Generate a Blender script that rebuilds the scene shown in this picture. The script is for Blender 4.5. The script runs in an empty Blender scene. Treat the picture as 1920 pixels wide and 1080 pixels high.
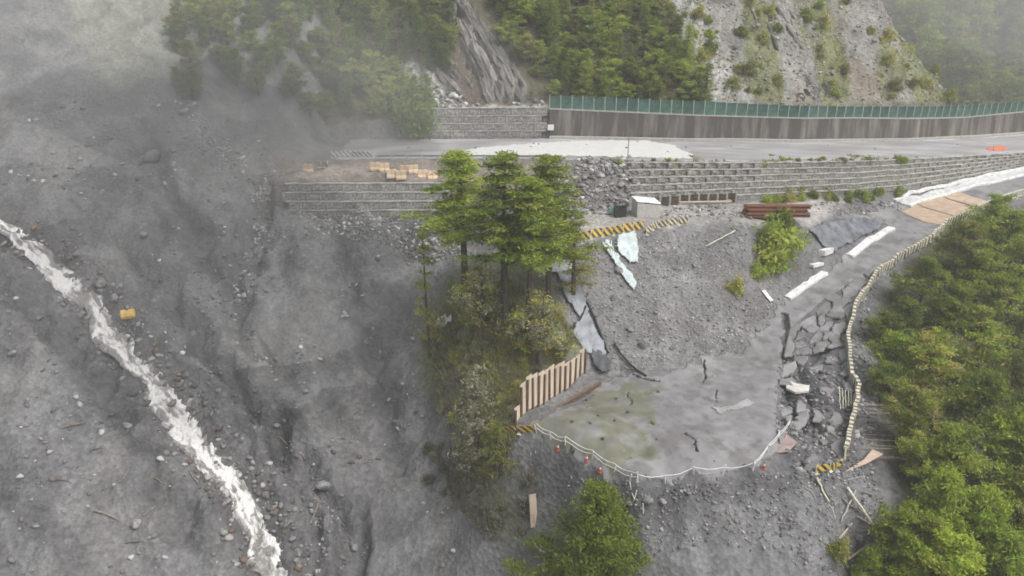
import bpy, math, random
import numpy as np
from mathutils import Vector, Matrix
random.seed(7)
RNG = np.random.default_rng(7)
scene = bpy.context.scene
COL = scene.collection

# ------------------------------------------------------------------ camera
CAM_H, PITCH, HFOV = 40.0, math.radians(22.0), math.radians(65.0)
FPX = 960.0 / math.tan(HFOV / 2)
cam_data = bpy.data.cameras.new('camera')
cam_data.sensor_width = 36.0
cam_data.lens = 18.0 / math.tan(HFOV / 2)
cam_data.clip_start = 0.5
cam_data.clip_end = 3000.0
cam = bpy.data.objects.new('camera', cam_data)
cam.location = (0, 0, CAM_H)
cam.rotation_euler = (math.pi / 2 - PITCH, 0, 0)
COL.objects.link(cam)
scene.camera = cam

# ------------------------------------------------------------------ sky, sun, exposure
SUN_EL, SUN_AZ = math.radians(57), math.radians(126)     # azimuth clockwise from +Y
world = bpy.data.worlds.new('World')
scene.world = world
world.use_nodes = True
wn = world.node_tree
wn.nodes.clear()
w_sky = wn.nodes.new('ShaderNodeTexSky')
w_sky.sky_type = 'NISHITA'
w_sky.sun_disc = False
w_sky.sun_elevation = SUN_EL
w_sky.sun_rotation = SUN_AZ
w_sky.air_density = 1.0
w_sky.dust_density = 6.0
w_sky.ozone_density = 0.6
w_hs = wn.nodes.new('ShaderNodeHueSaturation')
w_hs.inputs['Saturation'].default_value = 0.22          # cloud cover: a grey white sky
w_bg = wn.nodes.new('ShaderNodeBackground')
w_bg.inputs['Strength'].default_value = 0.12
w_out = wn.nodes.new('ShaderNodeOutputWorld')
wn.links.new(w_sky.outputs[0], w_hs.inputs['Color'])
wn.links.new(w_hs.outputs[0], w_bg.inputs['Color'])
wn.links.new(w_bg.outputs[0], w_out.inputs['Surface'])
sun_data = bpy.data.lights.new('sun', 'SUN')
sun_data.energy = 1.5
sun_data.angle = math.radians(32)
sun_data.color = (1.0, 0.97, 0.93)
sun = bpy.data.objects.new('sun', sun_data)
sd = Vector((math.sin(SUN_AZ) * math.cos(SUN_EL), math.cos(SUN_AZ) * math.cos(SUN_EL), math.sin(SUN_EL)))
sun.rotation_euler = (-sd).to_track_quat('-Z', 'Y').to_euler()
sun.location = (0, 0, 120)
COL.objects.link(sun)
scene.view_settings.view_transform = 'Standard'
scene.view_settings.look = 'None'
scene.view_settings.gamma = 1.0
scene.view_settings.use_curve_mapping = False
scene.view_settings.exposure = 0.34
scene.render.engine = 'CYCLES'
scene.cycles.use_denoising = True
scene.cycles.max_bounces = 5
scene.cycles.diffuse_bounces = 2
scene.cycles.glossy_bounces = 2
scene.cycles.transmission_bounces = 2
scene.cycles.transparent_max_bounces = 4
scene.cycles.volume_bounces = 1
scene.cycles.filter_width = 1.7

# ------------------------------------------------------------------ pixel <-> place
CT, ST = math.cos(PITCH), math.sin(PITCH)
def ray(px, py):
    u = (px - 960.0) / FPX
    v = (540.0 - py) / FPX
    return np.array((u, CT + v * ST, -ST + v * CT))
def at_z(px, py, z):
    d = ray(px, py)
    t = (z - CAM_H) / d[2]
    return np.array((0, 0, CAM_H)) + t * d
def at_y(px, py, y):
    d = ray(px, py)
    return np.array((0, 0, CAM_H)) + (y / d[1]) * d
def project(x, y, z):
    zz = z - CAM_H
    dep = y * CT - zz * ST
    up = y * ST + zz * CT
    dep = np.maximum(dep, 1e-3)
    return 960 + FPX * x / dep, 540 - FPX * up / dep
def scale_at(p):
    """pixels of the photograph per metre at a place"""
    return FPX / (p[1] * CT - (p[2] - CAM_H) * ST)

def inpoly(px, py, poly):
    px = np.asarray(px, float); py = np.asarray(py, float)
    r = np.zeros(px.shape, bool)
    n = len(poly)
    for i in range(n):
        x0, y0 = poly[i]; x1, y1 = poly[(i + 1) % n]
        if y0 == y1: continue
        c = ((y0 > py) != (y1 > py)) & (px < (x1 - x0) * (py - y0) / (y1 - y0) + x0)
        r ^= c
    return r
def polydist(X, Y, pts):
    """distance to a polyline (world xy)"""
    D = np.full(X.shape, 1e9)
    for (a, b) in zip(pts[:-1], pts[1:]):
        ax, ay = a[0], a[1]; bx, by = b[0], b[1]
        L = (bx - ax) ** 2 + (by - ay) ** 2 + 1e-9
        t = np.clip(((X - ax) * (bx - ax) + (Y - ay) * (by - ay)) / L, 0, 1)
        D = np.minimum(D, np.hypot(X - ax - t * (bx - ax), Y - ay - t * (by - ay)))
    return D
def sstep(a, b, x):
    t = np.clip((x - a) / (b - a), 0, 1)
    return t * t * (3 - 2 * t)

TAB = RNG.random((256, 256))
def vnoise(x, y):
    xi = np.floor(x).astype(int); yi = np.floor(y).astype(int)
    fx = x - xi; fy = y - yi
    fx = fx * fx * (3 - 2 * fx); fy = fy * fy * (3 - 2 * fy)
    a = TAB[xi & 255, yi & 255]; b = TAB[(xi + 1) & 255, yi & 255]
    c = TAB[xi & 255, (yi + 1) & 255]; d = TAB[(xi + 1) & 255, (yi + 1) & 255]
    return (a * (1 - fx) + b * fx) * (1 - fy) + (c * (1 - fx) + d * fx) * fy - 0.5
def fbm(x, y, octv=4, gain=0.5):
    s = 0; a = 1.0
    for k in range(octv):
        s = s + a * vnoise(x * 2 ** k + 17.3 * k, y * 2 ** k + 41.7 * k)
        a *= gain
    return s
def ridged(x, y, octv=4):
    s = 0; a = 1.0
    for k in range(octv):
        s = s + a * (1 - 4 * np.abs(vnoise(x * 2 ** k + 9.1 * k, y * 2 ** k + 3.3 * k)))
        a *= 0.5
    return s

# ------------------------------------------------------------------ the lie of the land
def S_plane(x, y):                                         # the slide scar: one long slope falling to the river
    return 9 + 0.62 * (y - 105) + 0.16 * np.logaddexp(0, -(x + 30) / 8) * 8
LINES = [
 # bench edge above the scree
 [(1000,470,8.8),(1065,458,9.2),(1200,437,9.5),(1290,428,9.5),(1390,428,9.2),(1440,428,8.7),(1510,434,7.7)],
 # foot of the gabion wall
 [(1040,396,9.5),(1200,387,9.5),(1420,374,9.3),(1600,364,9.0),(1700,354,9.0),(1800,338,9.1),(1920,312,9.4),(2050,285,9.8)],
 # scree foot, then inner edge of the lower road
 [(1100,714,0.2),(1170,704,.2),(1280,694,.2),(1380,664,.5),(1440,607,1.2),(1470,568,1.8),(1570,495,3.9),(1640,447,5.3),(1675,427,6.0)],
 # far edge of the lower road beyond the junction
 [(1690,382,7.3),(1800,352,8.3),(1920,320,9.2),(2050,294,9.6)],
 # outer edge of the lower road
 [(2050,335,8.9),(1915,372,8.0),(1770,427,6.3),(1745,455,5.6),(1690,490,4.3),(1640,525,3.3),(1600,580,2.1),(1585,640,1.0),(1592,720,.1),(1582,800,-.3),(1560,870,-.6)],
 # platform front edge
 [(985,815,-.1),(1060,850,-.2),(1130,880,-.3),(1190,905,-.3),(1300,895,-.3),(1410,885,-.3),(1500,880,-.5),(1560,890,-.7)],
 # foot of the little scarp under it
 [(1020,900,-3.0),(1100,935,-3.0),(1190,958,-2.3),(1300,925,-1.3),(1410,920,-1.3),(1520,930,-1.7)],
 # rubble shoulder outside the barrier
 [(1640,640,-.4),(1642,690,-.8),(1642,760,-1.2),(1636,830,-1.5),(1640,900,-2.3),(1660,960,-4)],
 # fence line on the platform's edge
 [(958,800,-.1),(1010,765,0),(1060,725,.1),(1098,690,.3)],
]
PTS = [
 (1100,760,0),(1250,730,.1),(1430,700,.3),(1200,850,-.1),(1400,840,-.1),(1300,790,0),(1520,780,-.2),(1470,640,.9),(1540,640,.9),(1530,560,2.3),(1640,480,4.6),(1700,440,5.9),
 (1600,405,7.6),(1560,392,8.3),(1690,400,6.9),(1480,400,8.9),(1560,440,6.9),(1240,560,4.7),(1180,600,3.2),(1400,520,5.0),(1330,600,2.5),(1450,500,4.6),
 (1300,1080,-6),(1500,1080,-7),(1150,1080,-8.5),(1620,1080,-9),(1400,1000,-3.8),(1250,1000,-4.0),
 (900,800,-2.5),(850,800,-5),(900,700,1),(850,700,-1),(960,660,3.0),(1040,620,3.9),(1060,540,6.2),(900,600,4.0),(850,600,2.5),(870,520,6),(950,520,6.8),(800,600,.5),(800,500,4.8),
 (760,450,6.4),(800,800,-8),(900,900,-6),(950,980,-8),(1000,1080,-12),(850,1000,-12),(850,900,-9),(800,700,-3.5),(800,420,8.4),(700,412,8.2),(600,410,7.9),
 (800,405,9.1),(680,405,9.1),(575,407,8.9),
]
ctrl = []
for ln in LINES:
    W = [at_z(*p) for p in ln]
    for a, b in zip(W[:-1], W[1:]):
        n = max(1, int(np.linalg.norm(b - a) / 4.0))
        for k in range(n):
            ctrl.append(a + (b - a) * k / n)
    ctrl.append(W[-1])
ctrl += [at_z(*p) for p in PTS]
for x in np.arange(-150, -19, 13.0):                        # the scar
    for y in np.arange(30, 215, 13.0):
        if y > 104 and x > -36: continue
        if y > 88 and x > -24: continue
        if y < 60 and x > -20: continue
        ctrl.append(np.array((x, y, S_plane(x, y))))
for x, y, z in [(0,40,-20),(20,36,-20),(40,36,-22),(60,40,-28),(-10,44,-21),(20,20,-34),(60,20,-40),(100,20,-50),(-20,20,-42),(150,60,-50),(150,100,-46),(150,140,-30),
                (45,56,-10),(50,62,-9),(53,70,-9),(58,80,-8),(66,92,-6),(78,102,-3),(60,60,-18),(66,74,-17),(76,86,-15),(90,98,-12),(110,110,-12),(90,75,-27),(80,55,-27),(110,90,-27),(45,48,-15),(95,118,3)]:
    ctrl.append(np.array((x, y, z)))
ctrl = np.array(ctrl)
A = np.hypot(ctrl[:, None, 0] - ctrl[None, :, 0], ctrl[:, None, 1] - ctrl[None, :, 1]) + np.eye(len(ctrl)) * 0.35
PM = np.c_[np.ones(len(ctrl)), ctrl[:, :2]]
M_ = np.block([[A, PM], [PM.T, np.zeros((3, 3))]])
sol = np.linalg.solve(M_, np.r_[ctrl[:, 2], 0, 0, 0])
def L_terr(X, Y):
    sh = X.shape
    x = X.ravel(); y = Y.ravel()
    out = np.empty(len(x))
    for i in range(0, len(x), 20000):
        xx = x[i:i + 20000]; yy = y[i:i + 20000]
        out[i:i + 20000] = np.hypot(xx[:, None] - ctrl[None, :, 0], yy[:, None] - ctrl[None, :, 1]) @ sol[:-3] + sol[-3] + sol[-2] * xx + sol[-1] * yy
    return out.reshape(sh)

def lut(rows):
    W = np.array([at_z(*r) for r in rows])
    return W
_gab = np.array([at_z(*r) for r in [(540,405,9.0),(820,404,9.0),(930,400,9.3)] + LINES[1]])
_near = lut([(540,300,13.8),(900,300,14.1),(1060,301,14.4),(1420,305,14.0),(1600,303,13.4),(1920,287,11.6),(2050,277,11.0)])
_far = lut([(540,262,13.8),(900,260,14.1),(1030,259,14.4),(1300,263,14.2),(1500,263,13.8),(1700,258,13.0),(1920,247,11.6),(2050,239,11.0)])
_wt = []                                                    # wall top, fence top heights above the far road edge
for (px, p0, p1, p2) in [(830,259,212,190),(1030,259,205,179),(1300,263,217,190),(1600,261,222,200),(1800,253,221,197),(1920,247,210,190),(2050,239,203,183)]:
    x = np.interp(px, *np.array([project(*w) for w in _far]).T)
    yy = np.interp(px, [project(*w)[0] for w in _far], _far[:, 1]) + 0.3
    b = at_y(px, p0, yy); t = at_y(px, p1, yy); f = at_y(px, p2, yy)
    _wt.append((b[0], t[2], f[2]))
_wt = np.array(_wt)
def yg(x): return np.interp(x, _gab[:, 0], _gab[:, 1])
def zg(x): return np.interp(x, _gab[:, 0], _gab[:, 2])
def yn(x): return np.interp(x, _near[:, 0], _near[:, 1])
def yf(x): return np.interp(x, _far[:, 0], _far[:, 1])
def zu(x): return np.interp(x, _near[:, 0], _near[:, 2])
def ztop(x): return np.interp(x, _wt[:, 0], _wt[:, 1])
def zfence(x): return np.interp(x, _wt[:, 0], _wt[:, 2])
X_COLL = at_z(1185, 380, 9.5)[0]                           # left end of the standing gabions
X_SHELF = at_z(1040, 380, 9.5)[0]
def terrain0(X, Y):
    L = L_terr(X, Y)
    zg_, yg_, yn_, yf_, zu_ = zg(X), yg(X), yn(X), yf(X), zu(X)
    left = 1 - sstep(X_SHELF - 8, X_SHELF - 2, X)
    ys = left * (yg_ + 1.0) + (1 - left) * (yn_ - 0.2)
    zs = left * 13.2 + (1 - left) * zu_
    # the collapsed part of the bank sags forward
    t = np.clip((Y - yg_ - 0.7) / np.maximum(ys - yg_ - 0.7, .2), 0, 1)
    up = zg_ + (zs - zg_) * t
    up = np.where(Y > ys, zs + (zu_ - zs) * sstep(0, 0.6, Y - yn_ + 0.6), up)
    hb = np.maximum(Y - yf_ - 0.7, 0)
    step = sstep(0.3, 0.8, Y - yf_)
    wallright = sstep(3, 5, X)
    low = sstep(-30, 5, X)
    zt = ztop(X) * wallright + (zu_ + 2.6 + 1.2 * low + 1.0 * sstep(-16, -10, X)) * (1 - wallright)
    lump = 2.2 * fbm(X / 16 + 3, Y / 16, 3)
    hill = zt - 0.5 + 0.2 * np.minimum(hb, 4) + 0.92 * np.maximum(hb - 2.5, 0) + lump * sstep(1.5, 9, hb)
    xr = 86 - 0.72 * (Y - 130)
    over = np.maximum(X - xr + 1.5 * fbm(X / 6, Y / 6, 3), 0)
    hill = hill - 1.15 * over * sstep(0, 5, hb)
    up = np.where(Y > yf_ + 0.3, zu_ + (hill - zu_) * step, up)
    up = np.where(Y < yg_, L, up)
    w = sstep(-37, -29, X + 2.5 * fbm(X / 5, Y / 5, 3))
    w = np.where(Y < yg_, 1, w)
    out = np.where(Y < yg_, L, L * (1 - w) + up * w)
    far = np.maximum(-30, -24 + 0.85 * (Y - 205) + 9 * fbm(X / 40, Y / 40, 3)) + 0 * X
    out = np.where(Y > 150, np.maximum(out, far), out)
    return np.where(out > 44, 44 + 30 * np.tanh((out - 44) / 60), out)

def axis(lo, hi, step, a, b, g=1.12):
    c = list(np.arange(lo, hi, step))
    s = step; x = c[-1]
    while x < b:
        s *= g; x += s; c.append(x)
    s = step; x = c[0]; pre = []
    while x > a:
        s *= g; x -= s; pre.append(x)
    return np.array(pre[::-1] + c)
GX = axis(-74, 84, 0.30, -420, 420)
GY = axis(44, 158, 0.30, -60, 460)
XX, YY = np.meshgrid(GX, GY, indexing='ij')
HH = terrain0(XX, YY)
def blur(h):
    k = h.copy()
    k[1:-1] = (h[:-2] + 2 * h[1:-1] + h[2:]) / 4
    h = k.copy()
    k[:, 1:-1] = (h[:, :-2] + 2 * h[:, 1:-1] + h[:, 2:]) / 4
    return k
Hs = blur(blur(blur(HH)))
keep = (YY < yg(XX) - 0.6)
HH = np.where(keep, Hs, HH)

def hgt(x, y, A=None):
    A = HH if A is None else A
    x = np.asarray(x, float); y = np.asarray(y, float)
    i = np.clip(np.searchsorted(GX, x) - 1, 0, len(GX) - 2)
    j = np.clip(np.searchsorted(GY, y) - 1, 0, len(GY) - 2)
    fx = np.clip((x - GX[i]) / (GX[i + 1] - GX[i]), 0, 1)
    fy = np.clip((y - GY[j]) / (GY[j + 1] - GY[j]), 0, 1)
    return (A[i, j] * (1 - fx) + A[i + 1, j] * fx) * (1 - fy) + (A[i, j + 1] * (1 - fx) + A[i + 1, j + 1] * fx) * fy
TS = np.arange(25, 420, 0.12)
def hit(px, py, h=0.0):
    """the place where the line of sight meets the ground (or a level h above it)"""
    d = ray(px, py)
    x, y, z = TS * d[0], TS * d[1], CAM_H + TS * d[2]
    below = z < hgt(x, y) + h
    k = int(np.argmax(below)) if below.any() else len(TS) - 1
    return np.array((x[k], y[k], float(hgt(x[k], y[k])) + h))
def hits(pts): return [hit(*p) for p in pts]

# ------------------------------------------------------------------ streams, gullies, cracks cut into the land
STREAM_PX = [(-60,385,34),(0,412,30),(40,445,34),(85,480,40),(125,515,52),(165,545,58),(190,590,44),(215,630,46),(250,665,52),(285,700,44),(310,735,50),(345,775,60),(375,820,58),(395,855,50),(430,890,46),(460,935,36),(478,985,44),(500,1025,64),(520,1070,78),(545,1130,86),(575,1200,90)]
STREAM = [hit(a, b) for a, b, c in STREAM_PX]
STREAM_W = [c / 2 / scale_at(p) * 1.12 for p, (a, b, c) in zip(STREAM, STREAM_PX)]
GULLIES = [hits(g) for g in [[(330,590),(380,640),(420,690),(470,740),(520,800),(560,860),(600,900),(640,960),(660,1060)],
                             [(495,350),(490,430),(455,520),(440,610),(460,660)],
                             [(520,820),(545,880),(575,960),(600,1060)],
                             [(60,560),(130,640),(190,720),(240,800),(300,900),(340,1000)],
                             [(250,250),(300,300),(330,380),(380,450),(400,520)],
                             [(640,470),(680,560),(700,660),(730,760),(740,880)]]]
D_st = polydist(XX, YY, STREAM)
HH = HH - 1.15 * np.exp(-(D_st / 2.3) ** 2) + .3 * np.exp(-((D_st - 4.2) / 1.2) ** 2) * np.clip(.5 + 2 * fbm(XX / 4, YY / 4, 3), 0, 1)
D_GUL = np.full(XX.shape, 1e9)
for g, dep in zip(GULLIES, (2.3, 1.1, 1.7, .9, .9, 1.0)):
    D = polydist(XX + 2.4 * fbm(XX / 3, YY / 3, 4), YY + 2.4 * fbm(XX / 3 + 50, YY / 3, 4), g)
    D_GUL = np.minimum(D_GUL, D)
    HH = HH - dep * np.exp(-(D / 1.0) ** 2) + 0.22 * dep * np.exp(-((D - 2.2) / .9) ** 2)
_cr = np.array([at_z(*p) for p in LINES[0][:5]])                  # broken ledge under the bench edge
_cy = np.interp(XX, _cr[:, 0], _cr[:, 1]); _in = sstep(_cr[0, 0], _cr[0, 0] + 2, XX) * (1 - sstep(_cr[-1, 0] - 3, _cr[-1, 0], XX))
_d = np.maximum(_cy - .3 + .8 * fbm(XX / 2, YY / 2, 3) - YY, 0)
HH = HH - 1.3 * _in * sstep(0, .7, _d) * np.exp(-_d / 4.0)
PXX, PYY = project(XX, YY, HH)

ROAD_PX = [(985,812),(1060,846),(1130,874),(1192,898),(1300,889),(1410,878),(1455,850),(1470,800),(1462,740),(1455,690),(1520,700),(1560,690),(1572,650),(1585,600),(1612,560),(1650,520),(1700,482),(1742,450),(1768,424),(1840,397),(1930,364),
           (2060,330),(2060,298),(1925,321),(1800,354),(1692,384),(1640,398),(1560,408),(1655,418),(1668,430),(1570,497),(1472,566),(1447,600),(1385,661),(1282,690),(1170,704),(1125,722),(1060,770)]
ROAD_W = [at_z(a, b, 0) if False else hit(a, b) for a, b in ROAD_PX]
CRACK_PX = [
 [(1478,640),(1500,612),(1530,590),(1552,565),(1590,552),(1610,530),(1650,505),(1690,480)],
 [(1552,565),(1560,580),(1590,575),(1610,552),(1640,522)],
 [(1500,612),(1520,605),(1545,600),(1575,588),(1600,570)],
 [(1470,590),(1476,620),(1472,650),(1480,690),(1500,680),(1520,665),(1550,640),(1580,615)],
 [(1480,690),(1475,720),(1490,760),(1510,800)],
 [(1500,680),(1510,720),(1525,760),(1530,800)],
 [(1322,680),(1322,700),(1316,718)],
 [(1280,812),(1298,826),(1301,848)],
 [(1165,690),(1190,705),(1235,715)],
 [(1180,735),(1178,760)],
 [(1345,730),(1343,755)],
]
CRACKS = [hits(c) for c in CRACK_PX]
CRACK_WID = [.3, .22, .2, .5, .45, .4, .13, .13, .22, .08, .08]
def crack_field(X, Y, grow=1.0):
    q = np.full(X.shape, 9.0)
    wx = X + 0.55 * fbm(X / 1.6, Y / 1.6, 4); wy = Y + 0.55 * fbm(X / 1.6 + 31, Y / 1.6 + 7, 4)
    for c, w in zip(CRACKS, CRACK_WID):
        q = np.minimum(q, polydist(wx, wy, c) / (w * grow))
    return q
BROKEN_PX = [(1462,690),(1480,640),(1505,640),(1520,690),(1560,690),(1596,640),(1615,560),(1645,525),(1632,600),(1640,700),(1648,800),(1640,880),(1560,920),(1480,880),(1455,800)]
CRACK_CUT = 0.95 * np.exp(-crack_field(XX, YY, 1.2) ** 2)
BELT_PX = [(1700,478),(1640,500),(1590,535),(1545,560),(1505,595),(1478,632),(1466,690),(1458,740),(1455,800),(1470,880),(1560,890),(1582,860),(1598,780),(1598,720),(1590,640),(1606,580),(1645,525)]
m_belt = inpoly(PXX, PYY, BELT_PX) & (YY < 105)
SINK = soft_ = m_belt.astype(float)
for _ in range(4): SINK = blur(SINK)
HH = HH - .55 * SINK * sstep(520, 700, PYY) - .12 * SINK
def zone(poly): return inpoly(PXX, PYY, poly)
def soft(m, n=3):
    m = m.astype(float)
    for _ in range(n): m = blur(m)
    return m
roadpoly_xy = [(p[0], p[1]) for p in ROAD_W]
m_road = inpoly(XX, YY, roadpoly_xy)
m_broken = zone(BROKEN_PX) & (YY < 105)
m_up = (YY > yn(XX) - .3) & (YY < yf(XX) + .5) & (XX > -30)
bench_px = [(1000,470),(1065,455),(1200,432),(1290,424),(1390,424),(1440,424),(1510,430),(1560,402),(1600,366),(1420,376),(1200,389),(1040,398)]
m_bench = zone(bench_px) & (YY < yg(XX) + .5)
smooth_m = np.clip(soft(m_road & ~m_broken & ~m_belt) + soft(m_up) + 0.8 * soft(m_bench), 0, 1)
m_hill = (YY > yf(XX) + 1)
amp = 0.28 + 0.25 * sstep(-15, -25, XX) * (YY < 110) + 0.5 * m_hill
rough = fbm(XX / 3.0, YY / 3.0, 5, .55) * amp * 1.3 + ridged(XX / 1.4, YY / 1.4, 3) * 0.05
scar_m = (1 - sstep(-16, -8, XX)) * (1 - sstep(112, 150, YY))
dn = (XX * .62 + YY * .78) + 2.2 * fbm(XX / 8, YY / 8, 3)                # across / along the fall of the scar
ac = (XX * .78 - YY * .62) + 2.2 * fbm(XX / 8 + 40, YY / 8, 3)
gul = np.abs(vnoise(dn / 4.2, ac / 26)) + .5 * np.abs(vnoise(dn / 2.0 + 9, ac / 12))
rough = rough - scar_m * 1.25 * np.exp(-(gul / .10) ** 2) * np.clip(.5 + 2.5 * fbm(XX / 18 + 4, YY / 18, 2), 0, 1)
led = (YY * .35 + HH * .9 + 1.6 * fbm(XX / 6, YY / 6, 4)) / 3.4
rough = rough + scar_m * .75 * (sstep(.0, .22, led % 1.0) - (led % 1.0)) * np.clip(3 * fbm(XX / 11 + 30, YY / 11, 3), 0, 1)
rough = rough + scar_m * (1.5 * fbm(XX / 13 + 7, YY / 13, 3) + .55 * ridged((XX + YY * .5) / 9, YY / 14 + 3, 3) * np.clip(.4 + 2 * fbm(XX / 20, YY / 20 + 9, 2), 0, 1))
rills = fbm(XX / 1.1, YY / 9.0, 3) * 0.35                       # wash lines running downhill
scree_px = [(1070,458),(1390,425),(1510,436),(1465,570),(1380,662),(1170,702),(1090,650),(1040,540)]
front_px = [(1060,890),(1190,910),(1410,890),(1640,880),(1700,1080),(1100,1080)]
m_scree = soft(zone(scree_px)); m_front = soft(zone(front_px) & (YY < 60))
rough = rough + m_front * .5 * ridged(XX / 3.2 + 2, YY / 4.5, 3) * .6
rough = rough + rills * (0.7 * m_scree + 1.2 * m_front + 0.35 * (XX < -10) * (YY < 108))
rough = rough + m_broken * (0.42 * ridged(XX / 1.1, YY / 1.1, 3) * .5)
# dipping rock strata in the outcrop and on the bare spur
t_str = (XX * 0.80 - (YY - 126) * 0.35) / 0.85
out_px = [(835,10),(870,0),(905,40),(960,120),(1000,190),(920,195),(880,130),(850,60)]
m_out = soft(zone(out_px) & m_hill, 4)
spur_px = [(1200,0),(1650,0),(1815,195),(1330,195),(1310,120),(1250,40)]
m_spur = soft(zone(spur_px) & m_hill & (YY < 175), 4)
saw = (t_str / 1.7 + 0.5 * fbm(XX / 5, YY / 5, 3)) % 1.0
rough = rough + m_out * (saw * 1.1 - .3) + m_spur * ((t_str / 2.6 + 0.6 * fbm(XX / 7, YY / 7, 3)) % 1.0 * 0.55)
HH = HH + rough * (1 - smooth_m) + smooth_m * fbm(XX / 5, YY / 5, 3) * 0.06
H_ROAD = HH.copy()                                             # the pavement keeps its level over the cracks
HH = HH - CRACK_CUT
PXX, PYY = project(XX, YY, HH)

# ------------------------------------------------------------------ materials
MATS = {}
def nmat(name):
    m = bpy.data.materials.new(name)
    m.use_nodes = True
    nt = m.node_tree
    return m, nt, nt.nodes['Principled BSDF']
def mat(name, col, rough=0.8, var=0.25, scale=3.0, bump=0.15, bscale=None, metal=0.0, spec=0.3, objvar=0.0, col2=None, stretch=(1, 1, 1), lo=.3, hi=.62):
    """plain procedural surface: two-tone mottling, fine relief, a little change from piece to piece"""
    if name in MATS: return MATS[name]
    m, nt, b = nmat(name)
    N, Lk = nt.nodes, nt.links
    tc = N.new('ShaderNodeTexCoord')
    mp = N.new('ShaderNodeMapping'); mp.inputs['Scale'].default_value = stretch
    Lk.new(tc.outputs['Object'], mp.inputs['Vector'])
    nz = N.new('ShaderNodeTexNoise'); nz.inputs['Scale'].default_value = scale; nz.inputs['Detail'].default_value = 6; nz.inputs['Roughness'].default_value = .65
    Lk.new(mp.outputs[0], nz.inputs['Vector'])
    mx = N.new('ShaderNodeMix'); mx.data_type = 'RGBA'
    c2 = col2 or tuple(c * (1 - 2 * var) for c in col)
    mx.inputs['A'].default_value = (*c2, 1)
    mx.inputs['B'].default_value = (*[min(1, c * (1 + (0 if col2 else var * .6))) for c in col], 1)
    rp = N.new('ShaderNodeMapRange'); rp.inputs['From Min'].default_value = lo; rp.inputs['From Max'].default_value = hi
    Lk.new(nz.outputs[0], rp.inputs['Value']); Lk.new(rp.outputs[0], mx.inputs['Factor'])
    last = mx.outputs['Result']
    if objvar:
        oi = N.new('ShaderNodeObjectInfo')
        mr = N.new('ShaderNodeMapRange'); mr.inputs['To Min'].default_value = 1 - objvar; mr.inputs['To Max'].default_value = 1 + objvar
        Lk.new(oi.outputs['Random'], mr.inputs['Value'])
        hs = N.new('ShaderNodeHueSaturation')
        Lk.new(mr.outputs[0], hs.inputs['Value']); Lk.new(last, hs.inputs['Color'])
        last = hs.outputs[0]
    Lk.new(last, b.inputs['Base Color'])
    b.inputs['Roughness'].default_value = rough
    b.inputs['Metallic'].default_value = metal
    b.inputs['Specular IOR Level'].default_value = spec
    if bump:
        n2 = N.new('ShaderNodeTexNoise'); n2.inputs['Scale'].default_value = bscale or scale * 4; n2.inputs['Detail'].default_value = 5
        Lk.new(mp.outputs[0], n2.inputs['Vector'])
        bp = N.new('ShaderNodeBump'); bp.inputs['Strength'].default_value = bump; bp.inputs['Distance'].default_value = 0.1
        Lk.new(n2.outputs[0], bp.inputs['Height']); Lk.new(bp.outputs[0], b.inputs['Normal'])
    MATS[name] = m
    return m
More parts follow.
